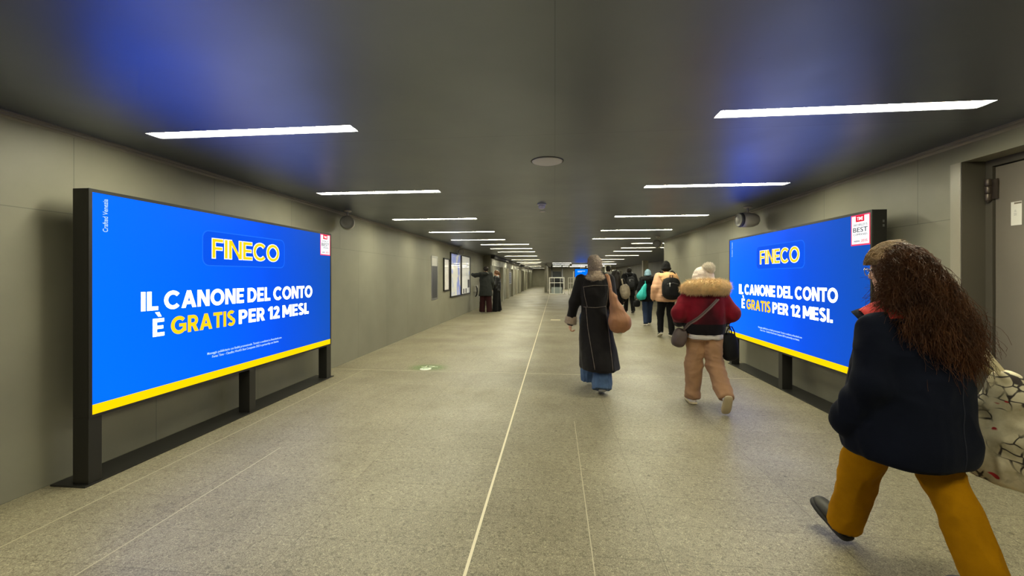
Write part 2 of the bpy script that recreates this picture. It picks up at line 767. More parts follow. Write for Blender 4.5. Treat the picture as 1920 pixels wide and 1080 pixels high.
def join_np(parts):
    Vs, Fs, o = [], [], 0
    for V, F in parts:
        Vs.append(V)
        Fs.append(F + o)
        o += len(V)
    return np.concatenate(Vs), np.concatenate(Fs)


def fur(V, F, n, length, rng, r0=0.0012, seg=3, down=0.3, jitter=0.5, mask=None):
    """short strands growing out of a mesh"""
    N = vert_normals(V, F)
    ids = np.arange(len(V))
    if mask is not None:
        ids = ids[mask(V)]
    pick = rng.choice(ids, n)
    p = V[pick] + rng.normal(size=(n, 3)) * 0.003
    d = N[pick] + rng.normal(size=(n, 3)) * jitter
    d /= np.linalg.norm(d, axis=1)[:, None]
    L = length * (0.5 + rng.random(n))
    out = [p]
    for i in range(seg):
        d = d + np.array([0, 0, -down / seg]) + rng.normal(size=(n, 3)) * 0.12
        d /= np.linalg.norm(d, axis=1)[:, None]
        p = p + d * (L / seg)[:, None]
        out.append(p)
    return strands(np.stack(out, 1), r0, r0 * 0.25)

# ------------------------------------------------------------------ the setting
XL, XL2, XR, H = -3.49, -3.15, 3.13, 2.5
Y0, YC, YJ, YE = -6.0, 12.4, 20.3, 58.0      # back, right corner, left jog, far end
XH = 7.2                                      # the hall's far right wall


def wall_material(name, col, rough, seam=(1.26, 1.9, 2.69)):
    g = NT(name)
    sp = g.n('SeparateXYZ')
    g.l(g.tc.outputs['Object'], sp.inputs[0])
    cb = g.n('CombineXYZ')
    g.l(g.math('ADD', sp.outputs['Y'], -seam[2] + 60 * seam[0]), cb.inputs['X'])
    g.l(sp.outputs['Z'], cb.inputs['Y'])
    br = g.n('TexBrick', offset=0.5, squash=1.0)
    br.inputs['Scale'].default_value = 1
    br.inputs['Brick Width'].default_value = seam[0]
    br.inputs['Row Height'].default_value = seam[1]
    br.inputs['Mortar Size'].default_value = 0.003
    br.inputs['Mortar Smooth'].default_value = 0.0
    br.inputs['Color1'].default_value = (0.93, 0.93, 0.93, 1)
    br.inputs['Color2'].default_value = (1, 1, 1, 1)
    br.inputs['Mortar'].default_value = (0.62, 0.62, 0.62, 1)
    g.l(cb.outputs[0], br.inputs['Vector'])
    c = lin(col)
    n1 = g.noise(1.3, 5)
    n2 = g.noise(60, 3)
    base = g.ramp(n1, [(0.3, tuple(v * 0.86 for v in c)), (0.7, tuple(v * 1.06 for v in c))])
    base = g.mix(1.0, base, br.outputs['Color'], 'MULTIPLY')
    g.l(base, g.b.inputs['Base Color'])
    g.b.inputs['Roughness'].default_value = rough
    g.bump(n2, 0.0006, 0.35)
    return g.m


m_wall = wall_material('wall_painted_panel', (131, 128, 112), 0.5)
m_wall_dark = wall_material('wall_grey_panel', (104, 102, 96), 0.5)
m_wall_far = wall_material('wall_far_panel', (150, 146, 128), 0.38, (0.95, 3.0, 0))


def floor_material():
    g = NT('granite_slabs')
    o = g.tc.outputs['Object']
    sp = g.n('SeparateXYZ')
    g.l(o, sp.inputs[0])

    def brick(w, h, off, dx, dy, mort):
        cb = g.n('CombineXYZ')
        g.l(g.math('ADD', sp.outputs['X'], dx + 20 * w), cb.inputs['X'])
        g.l(g.math('ADD', sp.outputs['Y'], dy + 60 * h), cb.inputs['Y'])
        b = g.n('TexBrick', offset=off)
        b.inputs['Scale'].default_value = 1
        b.inputs['Brick Width'].default_value = w
        b.inputs['Row Height'].default_value = h
        b.inputs['Mortar Size'].default_value = mort
        b.inputs['Mortar Smooth'].default_value = 0.2
        b.inputs['Color1'].default_value = (0.92, 0.92, 0.92, 1)
        b.inputs['Color2'].default_value = (1.03, 1.03, 1.02, 1)
        b.inputs['Mortar'].default_value = (0.6, 0.58, 0.54, 1)
        g.l(cb.outputs[0], b.inputs['Vector'])
        return b.outputs['Color']
    b1 = brick(0.98, 0.32, 0.0, 0.43, 0.06, 0.0022)
    sepk = g.noise(150, 2, rough=0.7)
    spk2 = g.noise(330, 2, rough=0.6)
    c1, c2, c3 = lin((113, 105, 86)), lin((143, 135, 112)), lin((176, 169, 145))
    base = g.ramp(sepk, [(0.34, c1), (0.5, c2), (0.66, c3)])
    gr = g.n('TexVoronoi')
    gr.inputs['Scale'].default_value = 75
    g.l(o, gr.inputs['Vector'])
    gsep = g.n('SeparateColor')
    g.l(gr.outputs['Color'], gsep.inputs[0])
    base = g.mix(1.0, base, g.ramp(gsep.outputs[0], [(0.0, (.62, .6, .56)), (.2, (.9, .9, .89)), (.8, (1.03, 1.03, 1.02)), (1.0, (1.3, 1.29, 1.26))]), 'MULTIPLY')
    fine = g.ramp(spk2, [(0.36, (0.72, 0.72, 0.72)), (0.6, (1.1, 1.1, 1.1))])
    base = g.mix(1.0, base, fine, 'MULTIPLY')
    base = g.mix(1.0, base, b1, 'MULTIPLY')
    big = g.noise(0.9, 5)
    base = g.mix(1.0, base, g.ramp(big, [(0.3, (0.84, 0.83, 0.8)), (0.65, (1.03, 1.03, 1.03))]), 'MULTIPLY')
    mid = g.noise(4.0, 6, g.mapping((1, 0.45, 1)), 0.65)
    base = g.mix(1.0, base, g.ramp(mid, [(0.28, (0.84, 0.83, 0.8)), (0.5, (1, 1, 1))]), 'MULTIPLY')
    # dark trodden-in spots
    vo = g.n('TexVoronoi', voronoi_dimensions='2D')
    vo.inputs['Scale'].default_value = 1.35
    vo.inputs['Randomness'].default_value = 1.0
    g.l(o, vo.inputs['Vector'])
    dn = g.math('ADD', vo.outputs['Distance'], g.math('MULTIPLY', g.noise(25, 3), 0.05))
    spot = g.ramp(dn, [(0.03, (0.5, 0.48, 0.44)), (0.048, (1, 1, 1))])
    base = g.mix(1.0, base, spot, 'MULTIPLY')
    g.l(base, g.b.inputs['Base Color'])
    g.l(g.ramp(big, [(0.3, (0.5, 0.5, 0.5)), (0.7, (0.38, 0.38, 0.38))]), g.b.inputs['Roughness'])
    g.bump(sepk, 0.0008, 0.4)
    return g.m


m_floor = floor_material()


def ceiling_material():
    g = NT('ceiling_satin_paint')
    c = lin((136, 142, 154))
    n = g.noise(0.8, 4)
    base = g.ramp(n, [(0.3, tuple(v * 0.92 for v in c)), (0.7, tuple(v * 1.05 for v in c))])
    sp = g.n('SeparateXYZ')
    g.l(g.tc.outputs['Object'], sp.inputs[0])
    cb = g.n('CombineXYZ')
    g.l(g.math('ADD', sp.outputs['X'], 33.0), cb.inputs['X'])
    g.l(g.math('ADD', sp.outputs['Y'], 62.15), cb.inputs['Y'])
    b = g.n('TexBrick', offset=0.0)
    b.inputs['Scale'].default_value = 1
    b.inputs['Brick Width'].default_value = 6.6
    b.inputs['Row Height'].default_value = 2.25
    b.inputs['Mortar Size'].default_value = 0.003
    b.inputs['Color1'].default_value = (1, 1, 1, 1)
    b.inputs['Color2'].default_value = (0.95, 0.95, 0.95, 1)
    b.inputs['Mortar'].default_value = (0.75, 0.75, 0.75, 1)
    g.l(cb.outputs[0], b.inputs['Vector'])
    base = g.mix(1.0, base, b.outputs['Color'], 'MULTIPLY')
    # a few scuffs
    sc = g.ramp(g.noise(5.5, 8, rough=0.75), [(0.24, (0.78, 0.78, 0.78)), (0.3, (1, 1, 1))])
    base = g.mix(1.0, base, sc, 'MULTIPLY')
    g.l(base, g.b.inputs['Base Color'])
    g.l(g.ramp(g.noise(2.0, 4), [(0.3, (0.37, 0.37, 0.37)), (0.7, (0.43, 0.43, 0.43))]), g.b.inputs['Roughness'])
    g.b.inputs['Specular IOR Level'].default_value = 1.0
    g.b.inputs['Metallic'].default_value = 1.0
    g.bump(g.noise(1.1, 2, g.mapping((1, 2.5, 1))), 0.01, 0.12)
    return g.m


m_ceiling = ceiling_material()
m_trim = pbr('cornice_grey_metal', (138, 133, 127), 0.4, 0.2)
m_black = pbr('frame_dark_metal', (38, 37, 34), 0.42, 0.3, bump=(180, 0.0002))
m_white_line = pbr('pale_joint_strip', (226, 216, 186), 0.5)
m_faint_line = pbr('worn_joint_strip', (182, 172, 146), 0.5)


def struct(name, mb, mat):
    return tag(mb.build(name, mat), kind='structure')


struct('floor', MB().box(XL - .3, XH + .3, Y0, YE + .3, -0.2, 0), m_floor)

# lamp rows: distance along the tunnel and where each lamp starts and ends across it
ROWS = [2.83, 5.03, 7.48, 9.72, 11.85, 13.65, 15.7, 17.8, 21.5, 26.2, 30.5]
LEFT = [(-3.0, -1.42)] * 5 + [(-2.45, -.85)] * 3 + [(-2.6, -.9), (-2.75, -.95), (-2.8, -1.0)]
RIGHT = [(1.05, 2.63)] * 5 + [(2.44, 4.02)] * 3 + [(2.55, 4.2), (2.6, 4.25), (2.6, 4.25)]
BEHIND = [0.58]
FARROWS = [(39.5, 1.6, 3.2), (44.0, -.2, 1.4), (45.3, 1.6, 3.2), (35.2, -3.0, -1.4), (41.0, -3.0, -1.4), (46.5, -2.9, -1.6), (51.5, -2.9, -1.4), (55.5, -2.9, -1.3), (32.6, -2.7, -1.1), (38.2, -2.9, -1.4), (43.4, -2.9, -1.4), (36.4, 3.6, 5.2), (42.3, 3.6, 5.2), (47.7, 3.6, 5.2), (33.3, -.2, 1.3), (38.0, -.2, 1.3)]
LW = 0.125
WIDE = {39.5: .9, 44.0: .9, 45.3: .9, 36.4: .9, 42.3: .9, 47.7: .9, 33.3: .5, 38.0: .7}      # luminous panels of the hall

holes = []
for y, l, r in zip(ROWS, LEFT, RIGHT):
    holes += [(y, *l), (y, *r)]
for y in BEHIND:
    holes += [(y, -3.0, -1.42), (y, 1.05, 2.63)]
for y, a, b in FARROWS:
    holes.append((y, a, b))
mb = MB()
ys = sorted(set(h[0] for h in holes))
last = Y0
for y in ys:
    lw = WIDE.get(y, LW)
    mb.box(XL - .2, XH + .2, last, y - lw / 2, H, H + 0.12)
    x = XL - .2
    for _, a, b in sorted(h for h in holes if h[0] == y):
        mb.box(x, a, y - lw / 2, y + lw / 2, H, H + 0.12)
        x = b
    mb.box(x, XH + .2, y - lw / 2, y + lw / 2, H, H + 0.12)
    last = y + lw / 2
mb.box(XL - .2, XH + .2, last, YE + .2, H, H + 0.12)
struct('ceiling', mb, m_ceiling)

struct('wall_left', MB().box(XL - .25, XL, Y0, YJ, 0, H).box(XL - .25, XL2, YJ, YE, 0, H), m_wall)
DY0, DY1, DZ = 2.25, 3.56, 2.33
struct('wall_right', MB().box(XR, XR + .35, Y0, DY0, 0, H).box(XR, XR + .35, DY1, YC, 0, H).box(XR, XR + .35, DY0, DY1, DZ, H)
       .box(XR + .23, XR + .35, DY0, DY1, 0, DZ), m_wall)
struct('wall_hall_right', MB().box(XH, XH + .2, YC, YE, 0, H).box(XR + .35, XH + .2, YC - .3, YC, 0, H), m_wall_dark)
struct('wall_back', MB().box(XL - .2, XR + .3, Y0 - .2, Y0, 0, H), m_wall_dark)
struct('wall_far', MB().box(XL2, -0.75, YE, YE + .2, 0, H).box(-0.75, XH, 50, 50.2, 0, H).box(-0.95, -0.75, 38.5, YE, 0, H), m_wall_far)

# cornice: a stepped angle profile where walls meet the ceiling
prof = [(0, 0), (0.034, 0), (0.034, -0.010), (0.02, -0.014), (0.02, -0.026), (0.008, -0.03), (0, -0.042)]


def cornice(x, side, y0, y1):
    m = MB()
    m.prism([(x + side * a, H + b) for a, b in prof], y0, y1)
    return m


struct('trim_1', cornice(XL, 1, Y0, YJ), m_trim)
struct('trim_2', cornice(XR, -1, Y0, YC), m_trim)
struct('trim_3', MB().box(-0.443, -0.427, Y0, 33, 0, 0.0015), m_white_line)          # long pale strip let into the floor
struct('trim_4', MB().box(XL, XR, 6.19, 6.205, 0, 0.0012), m_faint_line)
struct('trim_5', MB().box(-2.95, -2.942, Y0, 6.19, 0, 0.0012), m_faint_line)
struct('trim_6', MB().box(-2.312, -2.304, Y0, 3.3, 0, 0.0012), m_faint_line)
struct('trim_7', MB().box(-1.75, -.27, 19.45, 19.53, 0, 0.0012), m_white_line)
struct('trim_8', MB().box(0.19, 0.196, Y0, 4.2, 0, 0.0012), m_faint_line)

# piers and ledge along the far left wall
m_pier = pbr('pier_polished_stone', (168, 164, 146), 0.3, var=(3, 0.15))
m_glint_band = pbr('header_painted_glints', (238, 235, 224), 0.22, var=(1.3, .45))  # mottled white stands in for lamp reflections along the top of the wall
for i, y in enumerate((24.0, 27.0, 30.0, 33.0, 36.5, 40.5, 45.0, 50.0)):
    struct('pier_%d' % (i + 1), MB().box(XL2, XL2 + .14, y, y + .5, 0, 1.97, bev=.012), m_pier)
struct('trim_9', MB().box(XL2, XL2 + .03, YJ + .1, YE - .5, 1.98, 2.33), m_glint_band)
struct('trim_10', MB().box(XL2, XL2 + .2, YJ, YE - .5, 2.34, H), pbr('dark_service_duct', (40, 37, 33), 0.6))

# ------------------------------------------------------------------ door in the right wall
m_door = pbr('door_grey_paint', (116, 109, 97), 0.5, var=(2, 0.1), bump=(90, 0.0004))
m_reveal_shaded = pbr('reveal_shade_grey', (82, 77, 67), 0.5, var=(2, 0.1))  # shade of the door recess put into the colour
m_casing = pbr('casing_highlight_grey', (146, 140, 125), 0.3)  # lighter tone paints in the highlight along the casing
m_hinge = pbr('hinge_worn_steel', (88, 78, 70), 0.4, 0.7)
door = empty('door_1', (XR + .17, DY1, 0))
tag(door, kind='structure')
MB().box(.0, .05, -1.26, -.07, 0.006, DZ - .06, bev=.003).build('door_leaf', m_door, door)
MB().box(-.01, .055, -.058, -.001, 0, DZ - .001).box(-.01, .055, -1.309, -1.27, 0, DZ - .001).box(-.01, .055, -1.27, -.058, DZ - .05, DZ - .001).build('door_frame', m_reveal_shaded, door)
MB().box(-.176, -.164, -0.004, .085, 0, DZ + .0).box(-.176, -.004, -.008, -.0005, 0, DZ - .001, mi=1).build('door_casing', [m_casing, m_reveal_shaded], door)
for z in (2.02, 0.35):
    h = empty('hinge', (-.028, -.045, z))
    h.parent = door
    m = MB()
    for k in range(3):
        m.lathe([(0, .0), (.017, .0), (.019, .004), (.019, .05), (.017, .054), (0, .054)], 20, M=Matrix.Translation((0, 0, k * .056)))
    m.lathe([(0, -.014), (.009, -.011), (.012, 0), (0, 0.001)], 16)
    m.build('hinge_knuckle', m_hinge, h)
    MB().box(.012, .02, -.055, -.004, .01, .16).build('hinge_leaf', m_hinge, h)

# paper notice on the door
n = empty('paper_notice', (XR + .168, 3.345, 1.9), R(-90), 'small white paper notice taped to the grey door', 'notice')
MB().box(-.035, .035, -.001, .001, -.085, .085).build('sheet', pbr('paper_white', (225, 222, 212), 0.7), n)
m = MB()
for z, w in ((.012, .014), (.022, .01), (-.002, .02), (-.012, .018)):
    m.box(-.006 - w / 2, -.006 + w / 2, -.0016, -.001, z, z + .003)
m.build('print', pbr('print_grey', (150, 148, 145), 0.8), n)
MB().box(-.012, .034, -.003, -.0012, .068, .08).build('tape', pbr('old_tape', (120, 112, 96), 0.6), n)

# ------------------------------------------------------------------ ceiling strip lights
m_diff = pbr('lit_diffuser', (255, 255, 255), 0.4, emit=((252, 248, 218), LAMP))
m_diff_hall = pbr('lit_hall_panel', (255, 255, 255), 0.4, emit=((255, 250, 228), LAMP * .22))
m_house = pbr('lamp_housing_white', (190, 184, 170), 0.4)


def strip_light(y, x0, x1, label, group='lit strips in the ceiling'):
    L = x1 - x0
    e = empty('ceiling_light', ((x0 + x1) / 2, y, H + .002), 0, label, 'light', group)
    w = WIDE.get(y, LW) / 2
    t = .004
    m = MB()
    m.box(-L / 2, L / 2, -w, -w + t, 0, .09).box(-L / 2, L / 2, w - t, w, 0, .09)
    m.box(-L / 2, -L / 2 + t, -w + t, w - t, 0, .09).box(L / 2 - t, L / 2, -w + t, w - t, 0, .09)
    m.box(-L / 2, L / 2, -w, w, .09, .098)
    m.build('housing', m_house, e)
    MB().box(-L / 2 + t, L / 2 - t, -w + t, w - t, .006, .014).build('diffuser', m_diff_hall if y in WIDE else m_diff, e)
    return e


ORD = ['nearest', 'second', 'third', 'fourth', 'fifth', 'sixth', 'seventh', 'eighth', 'ninth', 'tenth', 'eleventh']
for i, y in enumerate(ROWS):
    strip_light(y, *LEFT[i], '%s lit white strip of the left ceiling row, counting down the tunnel' % ORD[i], 'left row of ceiling strips')
    strip_light(y, *RIGHT[i], '%s lit white strip of the right ceiling row, counting down the tunnel' % ORD[i], 'right row of ceiling strips')
for y in BEHIND:
    for x in (-3.0, 1.05):
        strip_light(y, x, x + 1.58, 'lit white ceiling strip overhead, outside the view', 'ceiling strips outside the view')
for y, a, b in FARROWS:
    side = 'left aisle' if a < -1 else ('stair hall' if a < 1 else ('hall right of the stairs' if a < 3 else 'far right of the hall'))
    strip_light(y, a, b, 'far lit ceiling strip deep in the %s' % side, 'far ceiling strips in the %s' % side)


# ------------------------------------------------------------------ advertising light boxes
def ad_screen_material():
    g = NT('ad_screen_blue')
    sp = g.n('SeparateXYZ')
    g.l(g.tc.outputs['Object'], sp.inputs[0])
    x = g.math('MULTIPLY', sp.outputs['X'], 1 / 3.08)
    t = g.math('ADD', x, g.math('MULTIPLY', g.math('SUBTRACT', sp.outputs['Z'], 1.2), 0.06))
    c = g.ramp(t, [(0.0, (0, .165, 1.6)), (0.3, (0, .13, 1.25)), (0.62, (.0015, .084, .8)), (1.0, (.006, .078, .44))])
    g.b.inputs['Base Color'].default_value = (0.001, 0.0012, 0.002, 1)
    g.b.inputs['Roughness'].default_value = 0.35
    # the blue diodes run brighter than a camera can record
    g.l(c, g.b.inputs['Emission Color'])
    g.b.inputs['Specular IOR Level'].default_value = 0.02
    g.b.inputs['Emission Strength'].default_value = SCREEN
    return g.m


m_screen = ad_screen_material()


def glow(name, c, s):
    return pbr(name, (3, 3, 3), 0.6, emit=(c, s * SCREEN), spec=0.02)


m_txt = glow('ad_white', (255, 255, 255), 4.0)
m_card = glow('ad_card_white', (255, 255, 255), 1.15)
m_txt_dim = glow('ad_pale_blue', (190, 225, 255), 1.0)
m_yel = glow('ad_yellow', (255, 212, 0), 1.05)
m_gold = glow('ad_gold', (255, 206, 20), 1.1)
m_boxline = glow('ad_box_outline', (28, 112, 252), 1.0)
m_boxfill = glow('ad_box_fill', (0, 82, 232), 1.0)
m_red = glow('ad_red', (225, 10, 50), 1.0)
m_pink = glow('ad_pink_edge', (255, 70, 100), 1.1)
m_ink = glow('ad_ink', (16, 20, 40), 1.0)


def billboard(loc, rz, label):
    e = empty('advertising_light_box', loc, rz, label, 'billboard', 'lit advertising boxes')
    W, z0, z1 = 3.08, .485, 2.035
    m = MB()
    b = .022
    m.box(-b, W + b, .006, .122, z0 - .02, z1 + .022, bev=.003)
    m.box(-b, 0, -.004, .006, z0 - .02, z1 + .022).box(W, W + b, -.004, .006, z0 - .02, z1 + .022)
    m.box(0, W, -.004, .006, z1, z1 + .022).box(0, W, -.004, .006, z0 - .02, z0)
    fr = m.build('frame', m_black, e)
    m = MB()
    for z in (1.94, 1.9):
        m.box(W + b, W + b + .0015, .085, .1, z, z + .022)
    m.build('latch', pbr('latch_steel', (110, 110, 108), .4, .6), fr)
    MB().box(.001, W - .001, 0, .005, z0 + .001, z1 - .001).build('screen', m_screen, e)
    for x0, x1 in ((-b, .065), (1.5, 1.59), (2.99, W + b)):
        m = MB().box(x0, x1, .0, .122, .012, z0 - .02, bev=.003)
        m.build('post', m_black, e)
    MB().box(-b - .03, W + b + .06, -.012, .26, 0, .012, bev=.002).build('base_plate', m_black, e)
    MB().box(0, W, -.0015, 0, z0, z0 + .068).build('yellow_band', m_yel, e)
    # logo plate and the words
    f = MB().prism(rrect(.91, 2.07, 1.545, 1.875, .07), -.001, 0).build('logo_panel', m_boxline, e)
    MB().prism(rrect(.918, 2.062, 1.553, 1.867, .064), -.0016, -.001).build('logo_fill', m_boxfill, f)
    capitals('logo_outline', 'FINECO', 1.02, 1.965, 1.622, 1.802, -.0017, m_card, f, .155, .1, .0075)
    capitals('logo_letters', 'FINECO', 1.02, 1.965, 1.622, 1.802, -.003, m_gold, f, .155, .1)
    capitals('headline', 'IL CANONE DEL CONTO', .345, 2.635, 1.175, 1.325, 0, m_txt, e, .215)
    capitals('headline', '\u00c8', .44, .538, .962, 1.106, 0, m_txt, e, .215)
    capitals('headline', 'GRATIS', .598, 1.302, .958, 1.106, 0, m_gold, e, .215)
    capitals('headline', 'PER 12 MESI.', 1.352, 2.556, .962, 1.104, 0, m_txt, e, .215)
    text('small_print', 'Messaggio pubblicitario con finalit\u00e0 promozionale. Termini e condizioni su finecobank.com', .965, 2.015, .712, .742, 0, m_txt_dim, e, .001, .004)
    text('small_print', "Fonte: Time \u2013 Classifica World\u2019s Best Companies 2025 in partnership con Statista.", 1.02, 1.965, .676, .706, 0, m_txt_dim, e, .001, .004)
    text('side_print', 'Crafted Venezia', .07, .104, 1.765, 2.0, 0, m_txt_dim, e, .001, .004, rot90=True)
    bd = MB().box(2.828, 3.078, -.0012, 0, 1.742, 2.033).build('award_badge', m_pink, e)
    MB().box(2.84, 3.064, -.002, -.0012, 1.756, 2.022).build('badge_card', m_card, bd)
    MB().box(2.894, 3.004, -.0026, -.002, 1.966, 2.027).build('badge_tab', m_red, bd)
    text('badge_print', 'TIME', 2.91, 2.988, 1.98, 2.012, -.0026, m_card, bd, .0006, .01)
    text('badge_print', 'WORLD\u2019S', 2.862, 3.042, 1.925, 1.948, -.002, m_ink, bd, .0006)
    text('badge_print', 'BEST', 2.858, 3.046, 1.868, 1.913, -.002, m_ink, bd, .0006, .006)
    text('badge_print', 'COMPANIES', 2.862, 3.042, 1.836, 1.856, -.002, m_ink, bd, .0006)
    text('badge_print', 'statista', 2.868, 2.945, 1.776, 1.794, -.002, m_ink, bd, .0006, .01)
    text('badge_print', '2025', 2.962, 3.044, 1.774, 1.798, -.002, m_red, bd, .0006, .01)
    return e


billboard((-3.2, 2.575, 0), R(90), 'wide blue lit bank advertisement on dark posts along the left wall')
billboard((2.875, 7.205, 0), R(-90), 'wide blue lit bank advertisement along the right wall, partly hidden by the nearest walker')

# ------------------------------------------------------------------ sound projectors under the ceiling
m_spk = pbr('speaker_light_grey', (196, 192, 185), 0.45)
m_spk_d = pbr('speaker_dark_mesh', (98, 96, 92), 0.5, 0.2, bump=(400, 0.0006))


def projector(loc, rz, label, s=1.0):
    e = empty('ceiling_loudspeaker', loc, rz, label, 'loudspeaker', 'drum loudspeakers under the ceiling')
    Rx = Matrix.Rotation(R(90), 4, 'X')           # lathe axis z -> -y
    T = Matrix.Translation((0, 0, -.2 * s)) @ Rx @ Matrix.Scale(s, 4)
    MB().lathe([(0, .0), (.06, 0), (.062, -.012), (.05, -.02), (0, -.022)], 28, M=Matrix.Scale(s, 4)).build('ceiling_rose', m_spk, e)
    MB().tube([(0, 0, -.015 * s), (0, 0, -.1 * s)], .013 * s, 12).build('stem', m_spk, e)
    MB().lathe([(0, -.17), (.045, -.162), (.078, -.138), (.098, -.095), (.107, -.04), (.11, .02), (.108, .09), (.104, .096), (.104, .11), (.0, .11)], 36, M=T).build('drum', m_spk, e)
    MB().lathe([(.098, .1), (.107, .101), (.104, .135), (.092, .15), (.086, .142), (.05, .155), (0, .16)], 36, M=T).build('grille', m_spk_d, e)
    return e


projector((-3.3, 6.35, H), R(24), 'grey drum loudspeaker facing the viewer above the left advertisement')
projector((2.9, 6.62, H), R(-82), 'pale drum loudspeaker with dark end above the right advertisement')
projector((-3.3, 14.4, H), R(20), 'small far drum loudspeaker above the framed wall maps')
projector((2.7, 11.3, H), R(-30), 'small far drum loudspeaker at the end of the right wall')

# ------------------------------------------------------------------ ceiling fittings
m_disc = pbr('disc_white', (205, 202, 198), 0.5)
d = empty('ceiling_disc', (-.07, 3.81, H), 0, 'round flat white loudspeaker disc in the middle of the ceiling', 'ceiling disc')
MB().lathe([(0, -.012), (.125, -.012), (.137, -.008), (.14, 0), (0, 0)], 48).build('cover', m_disc, d)
MB().lathe([(.14, 0), (.14, -.005), (.15, -.003), (.151, 0)], 48).build('rim', pbr('disc_rim', (70, 68, 65), .5), d)
d = empty('smoke_detector', (-.19, 6.05, H), 0, 'small white smoke detector hanging beyond the round ceiling disc', 'smoke detector')
MB().lathe([(0, -.02), (.062, -.02), (.066, -.012), (.066, 0), (0, 0)], 32).build('base', m_disc, d)
MB().lathe([(0, -.075), (.03, -.074), (.046, -.06), (.05, -.035), (.044, -.02), (0, -.02)], 32).build('head', pbr('detector_lavender_white', (205, 200, 214), .4), d)
d = empty('ceiling_disc', (-.2, 6.75, H), 0, 'tiny white disc in the ceiling just behind the smoke detector', 'ceiling disc')
MB().lathe([(0, -.01), (.04, -.01), (.05, -.004), (.05, 0), (0, 0)], 28).build('cover', m_disc, d)

# ------------------------------------------------------------------ left wall furniture
m_inox = NT('ribbed_stainless')
w_ = m_inox.n('TexWave', wave_type='BANDS', bands_direction='Y')
w_.inputs['Scale'].default_value = 16
m_inox.l(m_inox.tc.outputs['Object'], w_.inputs['Vector'])
m_inox.l(m_inox.ramp(w_.outputs['Fac'], [(0, (.06, .06, .055)), (1, (.34, .33, .3))]), m_inox.b.inputs['Base Color'])
m_inox.b.inputs['Metallic'].default_value = 0.9
m_inox.b.inputs['Roughness'].default_value = 0.34
m_inox = m_inox.m
m_steel = pbr('brushed_steel', (190, 188, 182), 0.3, 0.9)
g_ = empty('wall_grille', (XL, 11.5, 0), 0, 'tall narrow stainless grille in the left wall before the framed maps', 'grille')
m = MB().box(0, .012, 0, .04, .77, 2.04).box(0, .012, .58, .62, .77, 2.04).box(0, .012, .04, .58, .77, .82).box(0, .012, .04, .58, 1.98, 2.04)
m.build('grille_frame', m_steel, g_)
MB().box(0, .008, .04, .58, .82, 1.75).build('ribbed_panel', m_inox, g_)
MB().box(0, .009, .04, .58, 1.75, 1.98).build('mirror_panel', pbr('mirror_steel', (225, 222, 212), 0.3, 0.7), g_)

m_glass_print = {}


def print_mat(name, stops, scale, seed):
    g = NT(name)
    v = g.mapping((1, 1, 1), loc=(seed, seed * 2, 0))
    n = g.noise(scale, 3, v)
    c = g.ramp(n, stops)
    fine = g.ramp(g.noise(45, 2, v), [(0.42, (.78, .78, .8)), (0.5, (1, 1, 1))])
    g.l(g.mix(1.0, c, fine, 'MULTIPLY'), g.b.inputs['Base Color'])
    g.b.inputs['Roughness'].default_value = 0.35
    g.b.inputs['Coat Weight'].default_value = 1.0
    g.b.inputs['Coat Roughness'].default_value = 0.03
    g.l(g.mix(1.0, c, fine, 'MULTIPLY'), g.b.inputs['Emission Color'])      # backlit cases
    g.b.inputs['Emission Strength'].default_value = 0.38
    return g.m


m_map1 = print_mat('wall_map_print', [(.3, lin((240, 238, 228))), (.48, lin((236, 234, 224))), (.52, lin((150, 165, 235))), (.64, lin((140, 156, 236))), (.7, lin((226, 214, 160)))], 1.3, 3)
m_map2 = print_mat('network_map_print', [(.3, lin((238, 236, 226))), (.6, lin((232, 230, 222))), (.66, lin((190, 196, 226)))], 2.2, 9)
m_list = print_mat('timetable_print', [(.3, lin((238, 234, 220))), (.75, lin((222, 216, 198)))], 6, 5)


def framed(name, y0, y1, z0, z1, mat, label, ink=None):
    e = empty(name, (XL, y0, 0), 0, label, 'poster', 'framed prints on the left wall')
    w = y1 - y0
    f = .04
    MB().box(0, .045, 0, f, z0, z1).box(0, .045, w - f, w, z0, z1).box(0, .045, f, w - f, z0, z0 + f).box(0, .045, f, w - f, z1 - f, z1).build('frame', m_black, e)
    MB().box(0, .02, f, w - f, z0 + f, z1 - f).build('print', mat, e)
    if ink:
        for a, b, c, d_ in ink:
            MB().box(.02, .0206, a, b, c, d_).build('print_block', pbr('print_dark', (70, 68, 78), .5), e)
    return e


framed('framed_timetable', 12.75, 13.42, .98, 2.03, m_list, 'narrow framed timetable beside the stainless grille, lower than the maps')
framed('framed_map', 13.6, 15.12, .74, 2.26, m_map1, 'large framed map with blue areas, left one of the pair',
       )
framed('framed_map', 15.2, 16.8, .75, 2.25, m_map2, 'large framed map the man points at, right one of the pair',
       [(1.15, 1.5, 1.0, 1.32), (.35, .55, .8, .98), (.75, .95, .8, .98)])

b_ = empty('wall_call_box', (XL, 17.6, 0), 0, 'small grey wall box with black handle behind the pointing man', 'call box')
MB().box(0, .12, 0, .42, .78, 1.06, bev=.015).build('box', pbr('box_grey', (176, 174, 168), .5), b_)
MB().tube([(.13, -.03, 1.05), (.17, -.04, .95), (.18, -.04, .8), (.16, -.03, .66), (.1, .0, .58)], [.02, .03, .032, .028, .02], 10).build('handle', pbr('black_rubber', (18, 18, 18), .5), b_)

